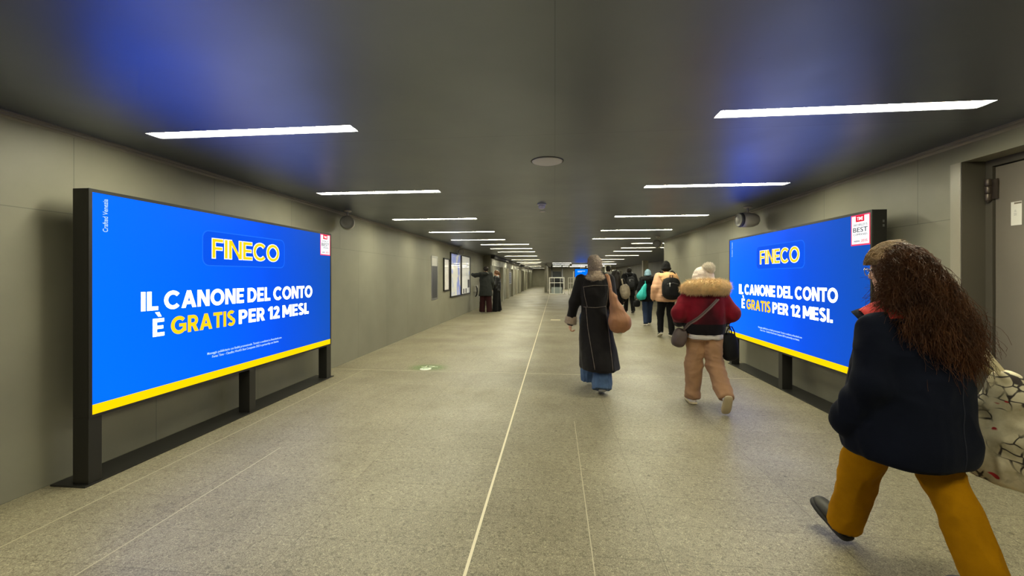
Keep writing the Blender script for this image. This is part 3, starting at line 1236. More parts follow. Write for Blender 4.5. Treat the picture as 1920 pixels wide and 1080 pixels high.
# ------------------------------------------------------------------ floor projection of the exit sign
m_green = NT('green_sign_tint')
m_green.b.inputs['Base Color'].default_value = (*lin((122, 168, 84)), 1)
m_green.b.inputs['Roughness'].default_value = 0.6
gs = m_green.n('TexGradient', gradient_type='SPHERICAL')
m_green.l(m_green.mapping((2.6, 3.6, 1)), gs.inputs['Vector'])
m_green.l(m_green.ramp(gs.outputs['Fac'], [(0.0, (0, 0, 0)), (0.6, (.4, .4, .4))]), m_green.b.inputs['Alpha'])
m_green = m_green.m
e = empty('floor_sticker', (-2.0, 6.44, 0), 0, 'faded green exit-way sticker on the floor beside the left wall', 'floor sticker')
MB().lathe([(0, .0016), (.36, .0016), (.362, 0)], 40, M=Matrix.Diagonal((1, .75, 1, 1))).build('tint', m_green, e)
m = MB().lathe([(0, .0026), (.088, .0026), (.09, .0018)], 32, M=Matrix.Translation((-.01, -.11, 0)))
m.build('disc', pbr('sticker_white', (236, 238, 226), .5), e)
m = MB()
m.box(-.1, -.02, .06, .075, .0018, .0028, M=Matrix.Rotation(R(25), 4, 'Z')).box(-.02, .08, .075, .09, .0018, .0028).box(.02, .035, .0, .09, .0018, .0028, M=Matrix.Rotation(R(-30), 4, 'Z')).box(.06, .14, .04, .055, .0018, .0028)
m.box(-.06, -.045, .02, .1, .0018, .0028)
m.build('figure', pbr('sticker_white', (236, 238, 226), .5), e)
m = MB().tube([(-.05, -.13, .0028), (-.015, -.1, .0028), (.03, -.09, .0028)], .006, 6)
m.build('arrow', pbr('sticker_green', (96, 150, 70), .6), e)

# pale plates let into the floor
for x, y, lab in ((0.02, 13.9, 'pale plate let into the floor left of the woman in the long coat'),):
    tag(MB().box(x - .16, x + .16, y - .12, y + .12, 0, .003).build('floor_plate', m_white_line), lab, 'floor plate')

# ------------------------------------------------------------------ far end: gates, escalator, screen
m_rail = pbr('white_painted_rail', (226, 224, 212), .4)
m_glass = NT('barrier_glass')
m_glass.b.inputs['Base Color'].default_value = (*lin((170, 180, 178)), 1)
m_glass.b.inputs['Roughness'].default_value = 0.1
m_glass.b.inputs['Alpha'].default_value = 0.55
m_glass = m_glass.m


def railing(name, x0, x1, y, label, glass):
    e = empty(name, (x0, y, 0), 0, label, 'barrier', 'white barriers before the stairs')
    w = x1 - x0
    MB().box(0, w, -.03, .03, 1.31, 1.38).build('top_rail', m_rail, e)
    MB().box(.06, w - .06, -.02, .02, .9, .95).build('middle_rail', m_rail, e)
    MB().box(0, w, -.06, .06, 0, .05).build('base_rail', m_rail, e)
    for x in (0, w - .07):
        MB().box(x, x + .07, -.035, .035, .05, 1.31).build('post', m_rail, e)
    for x in (w * .32, w * .72):
        MB().box(x, x + .035, -.016, .016, .05, 1.31).build('bar', m_rail, e)
    if glass:
        MB().box(.18, w - .18, -.008, .008, .05, .56).build('glass_panel', m_glass, e)
    else:
        MB().box(.06, w - .06, -.02, .02, .45, .5).build('lower_rail', m_rail, e)
    return e


railing('stair_barrier', -.48, .78, 34.5, 'white rail barrier with a glass panel before the escalator', True)
railing('stair_barrier', 1.02, 1.62, 33.2, 'narrow white rail barrier beside the blue standing screen', False)
es = empty('escalator', (.18, 36.2, 0), 0, 'dark escalator rising at the far end behind the white barrier', 'escalator')
m_step = pbr('step_dark', (58, 60, 60), .5, .4)
m = MB()
for k in range(10):
    m.box(-.4, .4, k * .38, k * .38 + .4, 0, .12 + k * .2)
m.build('steps', m_step, es)
for s in (-1, 1):
    pol = [(0, 0), (4.0, 0), (4.0, 2.42), (2.9, 2.42), (.5, .95), (0, .95)]
    Mx = Matrix.Rotation(R(90), 4, 'Z')
    f = MB().prism(pol, -.03, .03, M=Matrix.Translation((s * .47, 0, 0)) @ Mx).build('balustrade', m_steel, es)
    MB().tube([(s * .47, -.02, .3), (s * .47, -.1, .6), (s * .47, -.04, .93), (s * .47, .5, 1.0), (s * .47, 2.8, 2.44)], .045, 8).build('handrail', pbr('black_rubber', (18, 18, 18), .5), f)
sc_ = empty('standing_screen', (1.62, 34.0, 0), 0, 'blue lit standing advertising screen beyond the woman in the long coat', 'screen')
MB().box(-.04, 1.04, .0, .14, .03, 2.1, bev=.01).box(-.1, 1.1, -.1, .25, 0, .03).build('case', m_black, sc_)
MB().box(0, 1.0, -.004, 0, .1, 2.04).build('display', glow('standing_screen_blue', (0, 112, 255), 1.15), sc_)
MB().box(.2, .8, -.006, -.004, 1.86, 1.9).box(.2, .55, -.006, -.004, 1.79, 1.82).build('display_text', m_txt_dim, sc_)

# posters and pillars in the hall
for i, (x, y, w, z1) in enumerate(((1.9, 44.0, 1.2, 2.0), (3.4, 40.0, .9, 1.9), (4.9, 36.0, .8, 2.0))):
    e = empty('display_case', (x, y, 0), 0, ['far white display case beyond the blue standing screen', 'far white display case left of the black-clad walker', 'far white display case right of the black-clad walker'][i], 'display case')
    MB().box(0, w, 0, .3, 0, z1, bev=.01).build('case', pbr('case_white', (222, 218, 204), .4), e)
    MB().box(.08, w - .08, -.012, 0, .8, z1 - .1).build('panel', pbr('case_panel', (190, 186, 176), .15), e)

e = empty('wall_poster', (XL2, 28.0, 0), 0, 'small blue lettered poster on the far left wall beyond the couple', 'poster')
MB().box(.0, .02, 0, 2.0, .9, 1.78).build('sheet', pbr('poster_pale', (176, 178, 180), .5), e)
m = MB()
for k in range(6):
    m.box(.02, .022, .2 + (k % 2) * .2, 1.6, 1.0 + k * .12, 1.07 + k * .12)
m.build('print', pbr('poster_blue', (70, 80, 140), .5), e)
for i, (x, y, w) in enumerate(((5.85, 28.5, .35), (4.5, 38, .5), (3.6, 43, .5), (2.8, 47, .5))):
    struct('pillar_%d' % (i + 1), MB().box(x, x + w, y, y + w, 0, H), pbr('pillar_white', (206, 202, 184), .5))
for x, c, nm in ((5.0, (96, 80, 170), 'purple'), (4.3, (214, 200, 70), 'yellow'), (3.1, (220, 216, 205), 'white')):
    e = empty('hall_poster', (x, 49.98, 0), 0, 'far %s poster on the end wall of the hall' % nm, 'poster')
    MB().box(0, .5, -.03, 0, 1.0, 2.1).build('sheet', pbr('poster_' + nm, c, .5), e)
    MB().box(-.03, .53, -.035, -.031, .96, 1.0).box(-.03, .53, -.035, -.031, 2.1, 2.14).build('clip_rail', m_black, e)

# ------------------------------------------------------------------ people
rng = np.random.default_rng(7)


def nrm(v):
    v = np.asarray(v, float)
    return v / np.linalg.norm(v)


class Person:
    """joints in local space: facing +y, left is -x, feet on z = 0"""

    def __init__(s, loc, heading, Ht, legs, arms, label, lean=0.0, head=(0, 0, 0), shoulder=1.0, hip=1.0, group=None, drop=0.0, arm=1.0):
        k = s.k = Ht / 1.72
        s.root = empty('person', (loc[0], loc[1], 0), R(heading), label, 'person', group)
        s.legs, low = {}, 9
        for side, (th, kn, fp, sp) in legs.items():
            sg = -1 if side == 'L' else 1
            hipj = A(sg * .09 * k * hip, 0, 0)
            a, b = R(th), R(th - kn)
            x = math.sin(R(sp)) * sg
            knee = hipj + .43 * k * nrm((x, math.sin(a), -math.cos(a)))
            ank = knee + .42 * k * nrm((x, math.sin(b), -math.cos(b)))
            f = A(0, math.cos(R(fp)), math.sin(R(fp)))
            u = A(0, -math.sin(R(fp)), math.cos(R(fp)))
            heel, toe = ank - .06 * k * f - .085 * k * u, ank + .17 * k * f - .085 * k * u
            low = min(low, heel[2], toe[2])
            s.legs[side] = [hipj, knee, ank, f, u]
        s.zp = -low + .006
        up = A(0, 0, s.zp)
        for v in s.legs.values():
            for i in range(3):
                v[i] = v[i] + up
        t = math.tan(R(lean))
        s.sp = lambda dz, dy=0.0, dx=0.0: A(dx, dy + max(dz, 0) * t, s.zp + dz)
        s.sh = {}
        s.drop = drop
        for side, sg in (('L', -1), ('R', 1)):
            p = s.sp((.47 - drop) * k, 0, sg * .175 * k * shoulder)
            u, f, h = arms[side]
            e = p + .285 * k * arm * nrm(u)
            w = e + .25 * k * arm * nrm(f)
            s.sh[side] = [p, e, w, nrm(h)]
        s.head = s.sp(.655 * k, .015)
        s.neck = s.sp(.50 * k, -.01)
        s.HM = Matrix.Rotation(R(head[0]), 3, 'Z') @ Matrix.Rotation(R(head[1]), 3, 'X') @ Matrix.Rotation(R(head[2]), 3, 'Y')
        s.Hn = np.array(s.HM)

    def hp(s, x, y, z):
        """a point in the head's own frame"""
        return s.head + s.Hn @ (A(x, y, z) * s.k)

    def part(s, name, VF, mats, parent=None, midx=None, label=None):
        me = np_mesh(name, VF[0], VF[1], True, midx)
        o = link(name, me, mats, parent or s.root)
        if label:
            o['label'] = label
        return o

    # ---- body -------------------------------------------------------------
    def body(s, skin, hands=(), fem=True, h=.013, face=True):
        k, v = s.k, Vol()
        w = .9 if fem else 1.0
        z = s.zp
        st = [(-.08, .15, .10), (.0, .165, .105), (.10, .135 * w, .09), (.18, .125 * w, .088), (.32, .15 * w, .105), (.42, .16 * w, .095), (.49, .09, .065)]
        v.loft([(z + a * k, 0, s.sp(a * k)[1], b * k, c * k) for a, b, c in st])
        v.cap(s.neck - A(0, 0, .04), s.head + A(0, -.01, -.03), .056 * k, .052 * k, .03)
        v.ell(s.hp(0, -.005, .015), A(.075, .095, .1) * k, s.HM, .02)
        v.ell(s.hp(0, .03, -.045), A(.056, .066, .07) * k, s.HM, .03)
        if face:
            v.cap(s.hp(0, .088, .015), s.hp(0, .108, -.022), .009 * k, .014 * k, .012)       # nose
            v.cap(s.hp(-.03, .083, .03), s.hp(.03, .083, .03), .012 * k, k=.015)             # brow
            v.cap(s.hp(-.018, .088, -.058), s.hp(.018, .088, -.058), .009 * k, k=.008)       # lips
            v.ell(s.hp(0, .078, -.095), A(.02, .02, .016) * k, s.HM, .02)                    # chin
            for e in (-1, 1):
                v.ell(s.hp(e * .076, -.008, -.005), A(.01, .02, .032) * k, s.HM, .008)       # ears
        for sd in 'LR':
            hipj, kn, an, f, u = s.legs[sd]
            v.chain([hipj, kn, an], [.085 * k, .052 * k, .036 * k], .03)
            v.cap(an, an + .13 * k * f - .06 * k * u, .034 * k, .024 * k, .02)
            p, e, wr, hd = s.sh[sd]
            v.chain([p, e, wr], [.05 * k, .038 * k, .027 * k], .03)
            if sd not in hands:
                v.cap(wr, wr + .1 * k * hd, .03 * k, .022 * k, .02)
        parts = [v.mesh(h, 1)]
        for sd in hands:
            parts.append(s.hand(sd, *hands[sd]))
        V, F = join_np(parts)
        c = V[F].mean(1)
        mi = np.zeros(len(F), int)
        if face:
            for e in (-1, 1):
                mi[np.linalg.norm(c - s.hp(e * .032, .09, .008), axis=1) < .016 * k] = 1
            d = (c - s.hp(0, .095, -.058)) @ s.Hn
            mi[(np.abs(d[:, 0]) < .024 * k) & (np.abs(d[:, 2]) < .009 * k) & (d[:, 1] > -.02)] = 2
        return s.part('body', (V, F), [skin, m_eye, m_lip], None, mi)

    def hand(s, sd, palm, curl=25, spread=4):
        """five separate fingers; palm = direction the palm faces"""
        k = s.k
        p, e, wr, d = s.sh[sd]
        n = nrm(np.asarray(palm, float) - d * (np.asarray(palm, float) @ d))
        side = np.cross(n, d)
        tsg = 1 if sd == 'L' else -1                      # thumb side
        side = side * tsg
        v = Vol()
        v.cap(wr - .05 * k * d, wr, .027 * k, .026 * k, .02)
        v.cap(wr, wr + .05 * k * d, .028 * k, .03 * k, .02, (n, .62))
        for j in (-.026, -.009, .009, .026):
            v.cap(wr + .035 * k * d + side * j * .6 * k, wr + .09 * k * d + side * j * k, .016 * k, .0115 * k, .014, (n, .8))
        for j, L, r in ((.027, .07, .0088), (.009, .079, .009), (-.009, .073, .0088), (-.026, .058, .0078)):
            q = wr + .088 * k * d + side * j * k
            ang = R(curl * (1 + (.027 - j) * 5))
            dirn = nrm(d + side * j * 1.2 * spread / 4)
            a = 0
            for seg, rr in ((.42, 1.0), (.33, .92), (.27, .82)):
                a += ang
                q2 = q + L * k * seg * (dirn * math.cos(a) + n * math.sin(a))
                v.cap(q, q2, r * rr * k, r * rr * .93 * k, .004)
                q = q2
        q = wr + .03 * k * d + side * .024 * k
        for seg, r, c in ((.042, .0125, .2), (.03, .0105, .45), (.026, .009, .7)):
            dr = nrm(d * .75 + side * (.75 - c * .5) + n * c)
            q2 = q + dr * seg * k
            v.cap(q, q2, r * k, r * .9 * k, .008)
            q = q2
        return v.mesh(.0042, 1)

    # ---- clothes ----------------------------------------------------------
    def trousers(s, mat, hipr=(.175, .125), r=(.105, .085, .075), top=.12, drop=.035, h=.012, disp=None, name='trousers', cy=0.0, flat=None):
        k, v = s.k, Vol()
        z = s.zp
        v.loft([(z - .10 * k, 0, cy, hipr[0] * .93 * k, hipr[1] * .9 * k), (z - .01 * k, 0, cy, hipr[0] * k, hipr[1] * k),
                (z + top * k, 0, s.sp(top * k)[1], hipr[0] * .86 * k, hipr[1] * .86 * k)], .05)
        for sd in 'LR':
            hipj, kn, an, f, u = s.legs[sd]
            end = an + nrm(an - kn) * drop * k
            v.cap(hipj - A(0, 0, .02), kn, r[0] * k, r[1] * k, .04)
            v.cap(kn, end, r[1] * k, r[2] * k, .03, cut=True)
        return s.part(name, v.mesh(h, 1, disp), mat)

    def shoes(s, mat, sole, h=.007, w=.042, name='shoe'):
        k = s.k
        for sd in 'LR':
            hipj, kn, an, f, u = s.legs[sd]
            sg = -1 if sd == 'L' else 1
            x = np.cross(f, u)
            M = Matrix((x, f, u)).transposed()
            base = an - .085 * k * u
            v = Vol()
            v.ell(base + f * -.025 * k + u * .045 * k, A(w * .82, .045, .042) * k, M, .02)
            v.ell(base + f * .05 * k + u * .04 * k, A(w * .95, .07, .036) * k, M, .03)
            v.ell(base + f * .118 * k + u * .034 * k, A(w, .062, .028) * k, M, .03)
            v.cap(an + u * .01 * k - f * .012 * k, an - u * .03 * k - f * .01 * k, .043 * k, .044 * k, .02)
            o = s.part(name, v.mesh(h, 1), mat)
            w2 = Vol()
            for fy, ry, ww in ((-.028, .047, .88), (.045, .08, .92), (.115, .068, 1.06)):
                w2.ell(base + f * fy * k + u * .013 * k, A(w * ww, ry, .0155) * k, M, .015, 3)
            s.part('sole', w2.mesh(h * .85, 0), sole, o)
            m = MB()
            for q in range(3):
                c = base + f * (.045 + q * .02) * k + u * (.077 - q * .008) * k
                m.tube([c - x * .022 * k, c + u * .003 * k, c + x * .022 * k], .003 * k, 6)
            m.build('laces', sole, o)

    def top(s, name, mat, st, sleeve=(.075, .065, .055), cuff=.0, h=.012, disp=None, k=.05, n=2.3, extra=None, short=0.0, midx=None):
        """torso garment from stations (z above ground, cx, cy, rx, ry) with sleeves"""
        v = Vol()
        v.loft(st, k, n)
        for sd in 'LR':
            p, e, w, hd = s.sh[sd]
            w = w + nrm(w - e) * (cuff - short) * s.k
            v.chain([p, e, w], [r * s.k for r in sleeve], k * .8)
        if extra:
            extra(v)
        VF = v.mesh(h, 1, disp)
        s.last = VF
        return s.part(name, VF, mat, None, midx(VF) if midx else None)

    def hair_cap(s, r=(.088, .105, .108), c=(0, -.012, .02), h=.009, noise=.006, sc=40, cut=True):
        """a cap of hair over the skull; the face stays clear"""
        v = Vol()
        v.ell(s.hp(*c), A(*r) * s.k, s.HM, .02)
        if cut:
            v.ell(s.hp(0, .105, -.035), A(.075, .07, .1) * s.k, s.HM, .02, sub=True)
            v.ell(s.hp(0, .03, -.14), A(.12, .16, .07) * s.k, s.HM, .02, sub=True)
        return v


m_eye = pbr('eye_dark', (40, 34, 30), .2)
m_lip = pbr('lip', (176, 104, 96), .45)
m_skin = pbr('skin_light', (214, 168, 142), .5, var=(30, .08))
m_skin2 = pbr('skin_warm', (196, 146, 116), .5, var=(30, .08))


def cloth(name, col, rough=.85, sheen=.04, bump=(260, .0006), var=(6, .2)):
    return pbr(name, col, rough, bump=bump, var=var, sheen=sheen, spec=.15)


def strap(p, pts, wdt, mat, parent, name='strap', th=.25, n=8):
    """a flat band along points"""
    m = MB()
    m.tube(pts, wdt, n, flat=th, up=(0, -1, 0))
    return m.build(name, mat, parent)


def drape(VF, pts, dirn=(0, 1, 0), back=1.0, lift=.004, n=14):
    """lay a polyline (points in space) onto a mesh along dirn"""
    bv = BVHTree.FromPolygons([Vector(p) for p in VF[0]], [list(f) for f in VF[1]])
    d = Vector(dirn).normalized()
    out = []
    P = [Vector(p) for p in pts]
    for a, b in zip(P, P[1:]):
        for i in range(n):
            q = a.lerp(b, i / n)
            hit = bv.ray_cast(q - d * back, d)
            if hit[0] is not None:
                out.append(hit[0] - d * lift)
    hit = bv.ray_cast(P[-1] - d * back, d)
    if hit[0] is not None:
        out.append(hit[0] - d * lift)
    return out


m_shoe_black = pbr('shoe_black', (26, 26, 27), .5, bump=(200, .0004))
m_sole_white = pbr('sole_white', (214, 208, 194), .6)
m_sole_dark = pbr('sole_dark', (34, 32, 30), .7)
m_black_cloth = cloth('black_cloth', (14, 14, 15))
m_black_nylon = pbr('black_nylon', (19, 19, 21), .65, bump=(300, .0004), var=(8, .2), spec=.2)
m_hair_dark = pbr('hair_dark', (26, 20, 17), .6, bump=(160, .001), spec=.2)


def world_bag(name, p, label, cat='bag', group=None):
    """a carried thing: top level, standing at the same place and turn as its carrier"""
    e = empty(name, tuple(p.root.location), p.root.rotation_euler.z, label, cat, group)
    return e


# ---- the woman in the long dark coat ------------------------------------------------------------
def coat_woman():
    p = Person((.505, 5.38), 0, 1.70, {'L': (21, 8, 4, -3.0), 'R': (-9, 11, -14, -1.5)},
               {'L': ((-.29, -.08, -1), (-.2, .1, -1), (-.05, .1, -1)), 'R': ((.16, -.1, -1), (-.15, .9, -.55), (-.3, 1, -.2))},
               'person in a long dark suede coat and wide blue jeans, walking away', lean=1, arm=1.07)
    p.body(m_skin, {'L': ((1, 0.2, 0), 38)}, face=True)
    p.trousers(cloth('blue_denim', (78, 102, 136), .8, .1, (300, .0008), (14, .35)), (.14, .1), (.1, .1, .115), drop=.06, disp=folds(.011, (13, 13, 3), 3), h=.009)
    p.shoes(pbr('shoe_grey', (70, 72, 76), .5), pbr('sole_grey', (150, 148, 140), .6))
    st = [(.295, .055, -.03, .245, .32), (.45, .045, -.03, .232, .275), (.7, .015, -.015, .205, .2), (.92, 0, -.01, .182, .15), (1.06, -.005, 0, .165, .135),
          (1.2, -.005, 0, .185, .138), (1.33, -.0, -.005, .19, .122), (1.41, 0, -.01, .15, .1), (1.465, 0, -.01, .095, .08)]
    m_su = cloth('dark_suede', (17, 13, 13), .8, .12, (90, .0008), (5, .35))
    o = p.top('coat', m_su, st, (.068, .062, .06), -.02, .01, folds(.008, (7, 7, 2.5), 11, .001))
    # pale seams
    m_seam = pbr('pale_seam', (104, 94, 86), .8)
    VF = p.last
    lines = [[(-.155, 0, 1.315), (-.02, 0, 1.335), (.16, 0, 1.335)], [(-.15, 0, 1.315), (-.135, 0, 1.2), (-.105, 0, 1.07)], [(.155, 0, 1.335), (.15, 0, 1.2), (.135, 0, 1.08)],
             [(-.15, 0, 1.065), (0, 0, 1.06), (.13, 0, 1.075)], [(-.12, 0, 1.06), (-.1, 0, .8), (-.03, 0, .33)], [(.13, 0, 1.07), (.155, 0, .75), (.185, 0, .32)]]
    for L in lines:
        m = MB()
        pts = drape(VF, L)
        m.tube(pts, [.0024 + .0014 * ((i * 7) % 5) / 4 for i in range(len(pts))], 6)
        m.build('seam', m_seam, o)
    # shearling collar and cuffs
    m_sh = pbr('shearling', (156, 136, 116), .95, bump=(120, .003), var=(25, .35), sheen=.3)
    v = Vol().loft([(1.385, 0, -.015, .13, .10), (1.43, 0, -.015, .115, .1), (1.5, 0, -.005, .08, .082), (1.52, 0, 0, .074, .076)], .02)
    v.ell((0, -.045, 1.425), (.14, .08, .04), None, .03)
    a, b = v.mesh(.009, 1, lambda V: .006 * vnoise(V * 60, 4))
    s_ = fur(a, b, 2600, .014, rng, .0011, 2)
    p.part('collar', join_np([(a, b), s_]), m_sh)
    P, e, w, hd = p.sh['L']
    d = nrm(w - e)
    v = Vol().cap(w - d * .05, w + d * .012, .075, .079, cut=True)
    a, b = v.mesh(.008, 1, lambda V: .004 * vnoise(V * 70, 4))
    p.part('cuff', join_np([(a, b), fur(a, b, 900, .005, rng, .001, 2)]), m_sh)
    # short curly grey-brown hair
    m_h = pbr('hair_grey_brown', (214, 196, 180), .5, var=(60, .62))
    v = p.hair_cap((.082, .102, .112), (0, -.012, .016))
    a, b = v.mesh(.008, 1, lambda V: .009 * vnoise(V * 45, 6) + .005 * vnoise(V * 95, 8))
    n = 2600
    N = vert_normals(a, b)
    pk = rng.choice(len(a), n)
    t = np.linspace(0, 1, 7)[None, :, None]
    ph = rng.random((n, 1, 1)) * 6.28
    T1 = np.cross(N[pk], rng.normal(size=(n, 3)))
    T1 /= np.linalg.norm(T1, axis=1)[:, None]
    T2 = np.cross(N[pk], T1)
    r_ = .009 * (0.6 + rng.random((n, 1, 1)) * .8)
    Q = a[pk][:, None] + N[pk][:, None] * (t * .012) + T1[:, None] * r_ * (np.cos(t * 6 + ph) - np.cos(ph)) + T2[:, None] * r_ * (np.sin(t * 6 + ph) - np.sin(ph))
    p.part('hair', join_np([(a, b), strands(Q, .0017, .0009)]), m_h)
    # tan shoulder bag
    g = world_bag('shoulder_bag', p, 'tan slouchy leather shoulder bag hanging behind the woman in the long coat')
    m_tan = pbr('tan_leather', (152, 104, 70), .65, bump=(40, .002), var=(9, .35))
    v = Vol()
    v.ell((.28, -.2, .875), (.115, .08, .1), Matrix.Rotation(R(-14), 3, 'Y'), .06, 2.6)
    v.cap((.28, -.2, .9), (.178, -.178, 1.29), .108, .02, .06, ((0, 1, 0), .68))
    VF = v.mesh(.009, 1, folds(.012, (13, 13, 3.5), 21))
    link('bag_body', np_mesh('bag_body', *VF), m_tan, g)
    strap(p, [(.18, -.178, 1.25), (.165, -.16, 1.36), (.15, -.11, 1.45), (.14, -.03, 1.475), (.15, .06, 1.44), (.19, .1, 1.3), (.24, .02, 1.1), (.26, -.1, 1.02)], .021, m_tan, g)
    return p


# ---- red jacket -----------------------------------------------------------------------------------
def red_woman():
    p = Person((1.665, 4.86), 0, 1.53, {'L': (8, 6, 0, 2), 'R': (-8, 36, -66, 2)},
               {'L': ((-.58, -.25, -1), (.25, .8, -.5), (.5, 1, -.2)), 'R': ((.58, -.25, -1), (-.25, .8, -.5), (-.5, 1, -.2))},
               'person in a dark red jacket with fur hood and cream pompom hat', lean=3)
    k = p.k
    p.body(m_skin, {'L': ((0, -1, 0), 40), 'R': ((0, -1, 0), 40)})
    m_tanc = cloth('tan_trouser_cloth', (162, 124, 92), .75, .1, (220, .0006), (7, .25))
    p.trousers(m_tanc, (.182, .145), (.108, .094, .082), top=.1, drop=.02, disp=folds(.013, (6, 6, 11), 5), h=.009)
    p.shoes(pbr('shoe_white', (222, 214, 204), .5, bump=(150, .0004)), pbr('sole_tan', (176, 160, 128), .6, bump=(90, .002)), w=.046)
    # striped shirt hem
    g = NT('striped_shirt')
    wv = g.n('TexWave', wave_type='BANDS', bands_direction='Z')
    wv.inputs['Scale'].default_value = 22
    g.l(g.tc.outputs['Object'], wv.inputs['Vector'])
    g.l(g.ramp(wv.outputs['Fac'], [(.45, lin((232, 226, 216))), (.6, lin((120, 108, 108)))]), g.b.inputs['Base Color'])
    g.b.inputs['Roughness'].default_value = .85
    v = Vol().loft([(.755, 0, .0, .188, .152), (.80, 0, 0, .187, .15), (.9, 0, 0, .18, .14)], .02)
    p.part('shirt_hem', v.mesh(.009, 1, folds(.005, (10, 10, 3), 8)), g.m)
    # jacket: dark red plaid above, black below
    g = NT('red_black_plaid')
    sp = g.n('SeparateXYZ')
    g.l(g.tc.outputs['Object'], sp.inputs[0])
    red, drk = lin((116, 15, 32)), lin((52, 10, 18))
    nz = g.noise(3.2, 3)
    side = g.math('ADD', g.math('ABSOLUTE', sp.outputs['X']), g.math('MULTIPLY', g.math('SUBTRACT', nz, .5), .22))
    blk = g.math('ADD', g.math('MULTIPLY', g.math('SUBTRACT', sp.outputs['Z'], 1.05), .35), side)
    c = g.ramp(blk, [(.02, drk), (.2, red)])
    c = g.mix(1.0, c, g.ramp(g.noise(9, 3), [(.3, (.72, .7, .7)), (.7, (1.08, 1.05, 1.05))]), 'MULTIPLY')
    low = g.math('GREATER_THAN', sp.outputs['Z'], .925)
    c = g.mix(low, lin((16, 12, 14)), c)
    g.l(c, g.b.inputs['Base Color'])
    g.b.inputs['Roughness'].default_value = .85
    g.b.inputs['Sheen Weight'].default_value = .06
    g.b.inputs['Specular IOR Level'].default_value = .15
    g.bump(g.noise(160, 3), .001, .5)
    st = [(.805, 0, 0, .195, .155), (.83, 0, 0, .205, .162), (.95, 0, 0, .215, .17), (1.1, 0, .005, .22, .165), (1.21, 0, .01, .21, .145), (1.28, 0, .015, .155, .12), (1.34, 0, .02, .09, .085)]
    p.top('jacket', g.m, st, (.09, .09, .07), 0, .01, folds(.007, (8, 8, 5), 15, .0015))
    # fur-edged hood lying on the back
    m_fur = pbr('fur_tan', (242, 206, 146), .8, var=(18, .32), sheen=.3)
    v = Vol()
    pts = [(-.19, .02, 1.31), (-.165, -.1, 1.325), (-.08, -.155, 1.335), (.08, -.155, 1.335), (.165, -.1, 1.325), (.19, .02, 1.31)]
    v.chain(pts, [.05, .062, .066, .066, .062, .05], .03)
    v.ell((0, -.05, 1.33), (.16, .1, .055), None, .04)
    a, b = v.mesh(.01, 1, lambda V: .008 * vnoise(V * 35, 2))
    p.part('fur_hood', join_np([(a, b), fur(a, b, 9000, .03, rng, .0011, 3, .35, .35)]), m_fur)
    m_hr = m_hair_dark
    p.part('hair', p.hair_cap((.082, .095, .1), (0, -.012, .0)).mesh(.01, 1), m_hr)
    # cream knitted hat with pompom
    g = NT('cream_knit')
    wv = g.n('TexWave', wave_type='BANDS', bands_direction='X')
    wv.inputs['Scale'].default_value = 40
    wv.inputs['Distortion'].default_value = 2
    g.l(g.tc.outputs['Object'], wv.inputs['Vector'])
    g.l(g.ramp(wv.outputs['Fac'], [(0, lin((204, 186, 172))), (1, lin((238, 224, 210)))]), g.b.inputs['Base Color'])
    g.b.inputs['Roughness'].default_value = .9
    g.bump(wv.outputs['Fac'], .003, .5)
    v = Vol()
    v.ell(p.hp(0, -.01, .035), A(.122, .13, .125) * k, p.HM, .02)
    v.ell(p.hp(0, .01, -.12), A(.2, .2, .1) * k, p.HM, .01, sub=True)
    v.ell(p.hp(0, .115, -.06), A(.09, .06, .08) * k, p.HM, .02, sub=True)
    v.ell(p.hp(0, -.03, -.005), A(.118, .118, .03) * k, p.HM, .015, 3)
    hat = p.part('hat', v.mesh(.008, 1, folds(.004, (12, 12, 20), 4)), g.m)
    a, b = Vol().ell(p.hp(.04, -.085, .135), A(.066, .066, .062) * k, None).mesh(.01, 1, lambda V: .006 * vnoise(V * 40, 2))
    p.part('pompom', join_np([(a, b), fur(a, b, 3000, .014, rng, .0012, 2, .1, .35)]), pbr('pompom_grey_cream', (236, 226, 208), .9, var=(40, .25)), hat)
    # bags
    g = world_bag('crossbody_bag', p, 'small grey-brown bag at the left hip of the person in the red jacket')
    m_gb = pbr('bag_grey_brown', (84, 70, 66), .55, bump=(60, .001), var=(8, .25))
    v = Vol().ell((-.275, -.02, .76), (.075, .06, .105), Matrix.Rotation(R(14), 3, 'Y'), .03, 3)
    v.ell((-.28, -.07, .74), (.055, .03, .06), Matrix.Rotation(R(14), 3, 'Y'), .02, 3)
    link('bag_body', np_mesh('bag_body', *v.mesh(.008, 1, folds(.004, (14, 14, 8), 5))), m_gb, g)
    VFj = p.last
    pts = drape(VFj, [(.085, 0, 1.2), (-.05, 0, 1.07), (-.2, 0, .925)], lift=.008)
    strap(p, pts + [(-.25, -.09, .86)], .011, m_gb, g)
    pts = drape(VFj, [(.105, 0, 1.2), (-.03, 0, 1.07), (-.185, 0, .92)], lift=.008)
    strap(p, pts + [(-.245, -.085, .85)], .007, pbr('strap_pale', (112, 96, 90), .6), g)
    g = world_bag('handbag', p, 'black soft handbag hanging at the right side of the person in the red jacket')
    v = Vol().ell((.265, .0, .665), (.085, .07, .15), Matrix.Rotation(R(-5), 3, 'Y'), .03, 3.2)
    link('bag_body', np_mesh('bag_body', *v.mesh(.009, 1, folds(.006, (10, 10, 5), 9))), m_black_nylon, g)
    for y in (-.04, .04):
        MB().tube([(.22, y, .79), (.225, y, .84), (.25, y, .89), (.28, y, .89), (.305, y, .84), (.31, y, .79)], .007, 8).build('handle', m_black_nylon, g)
    return p


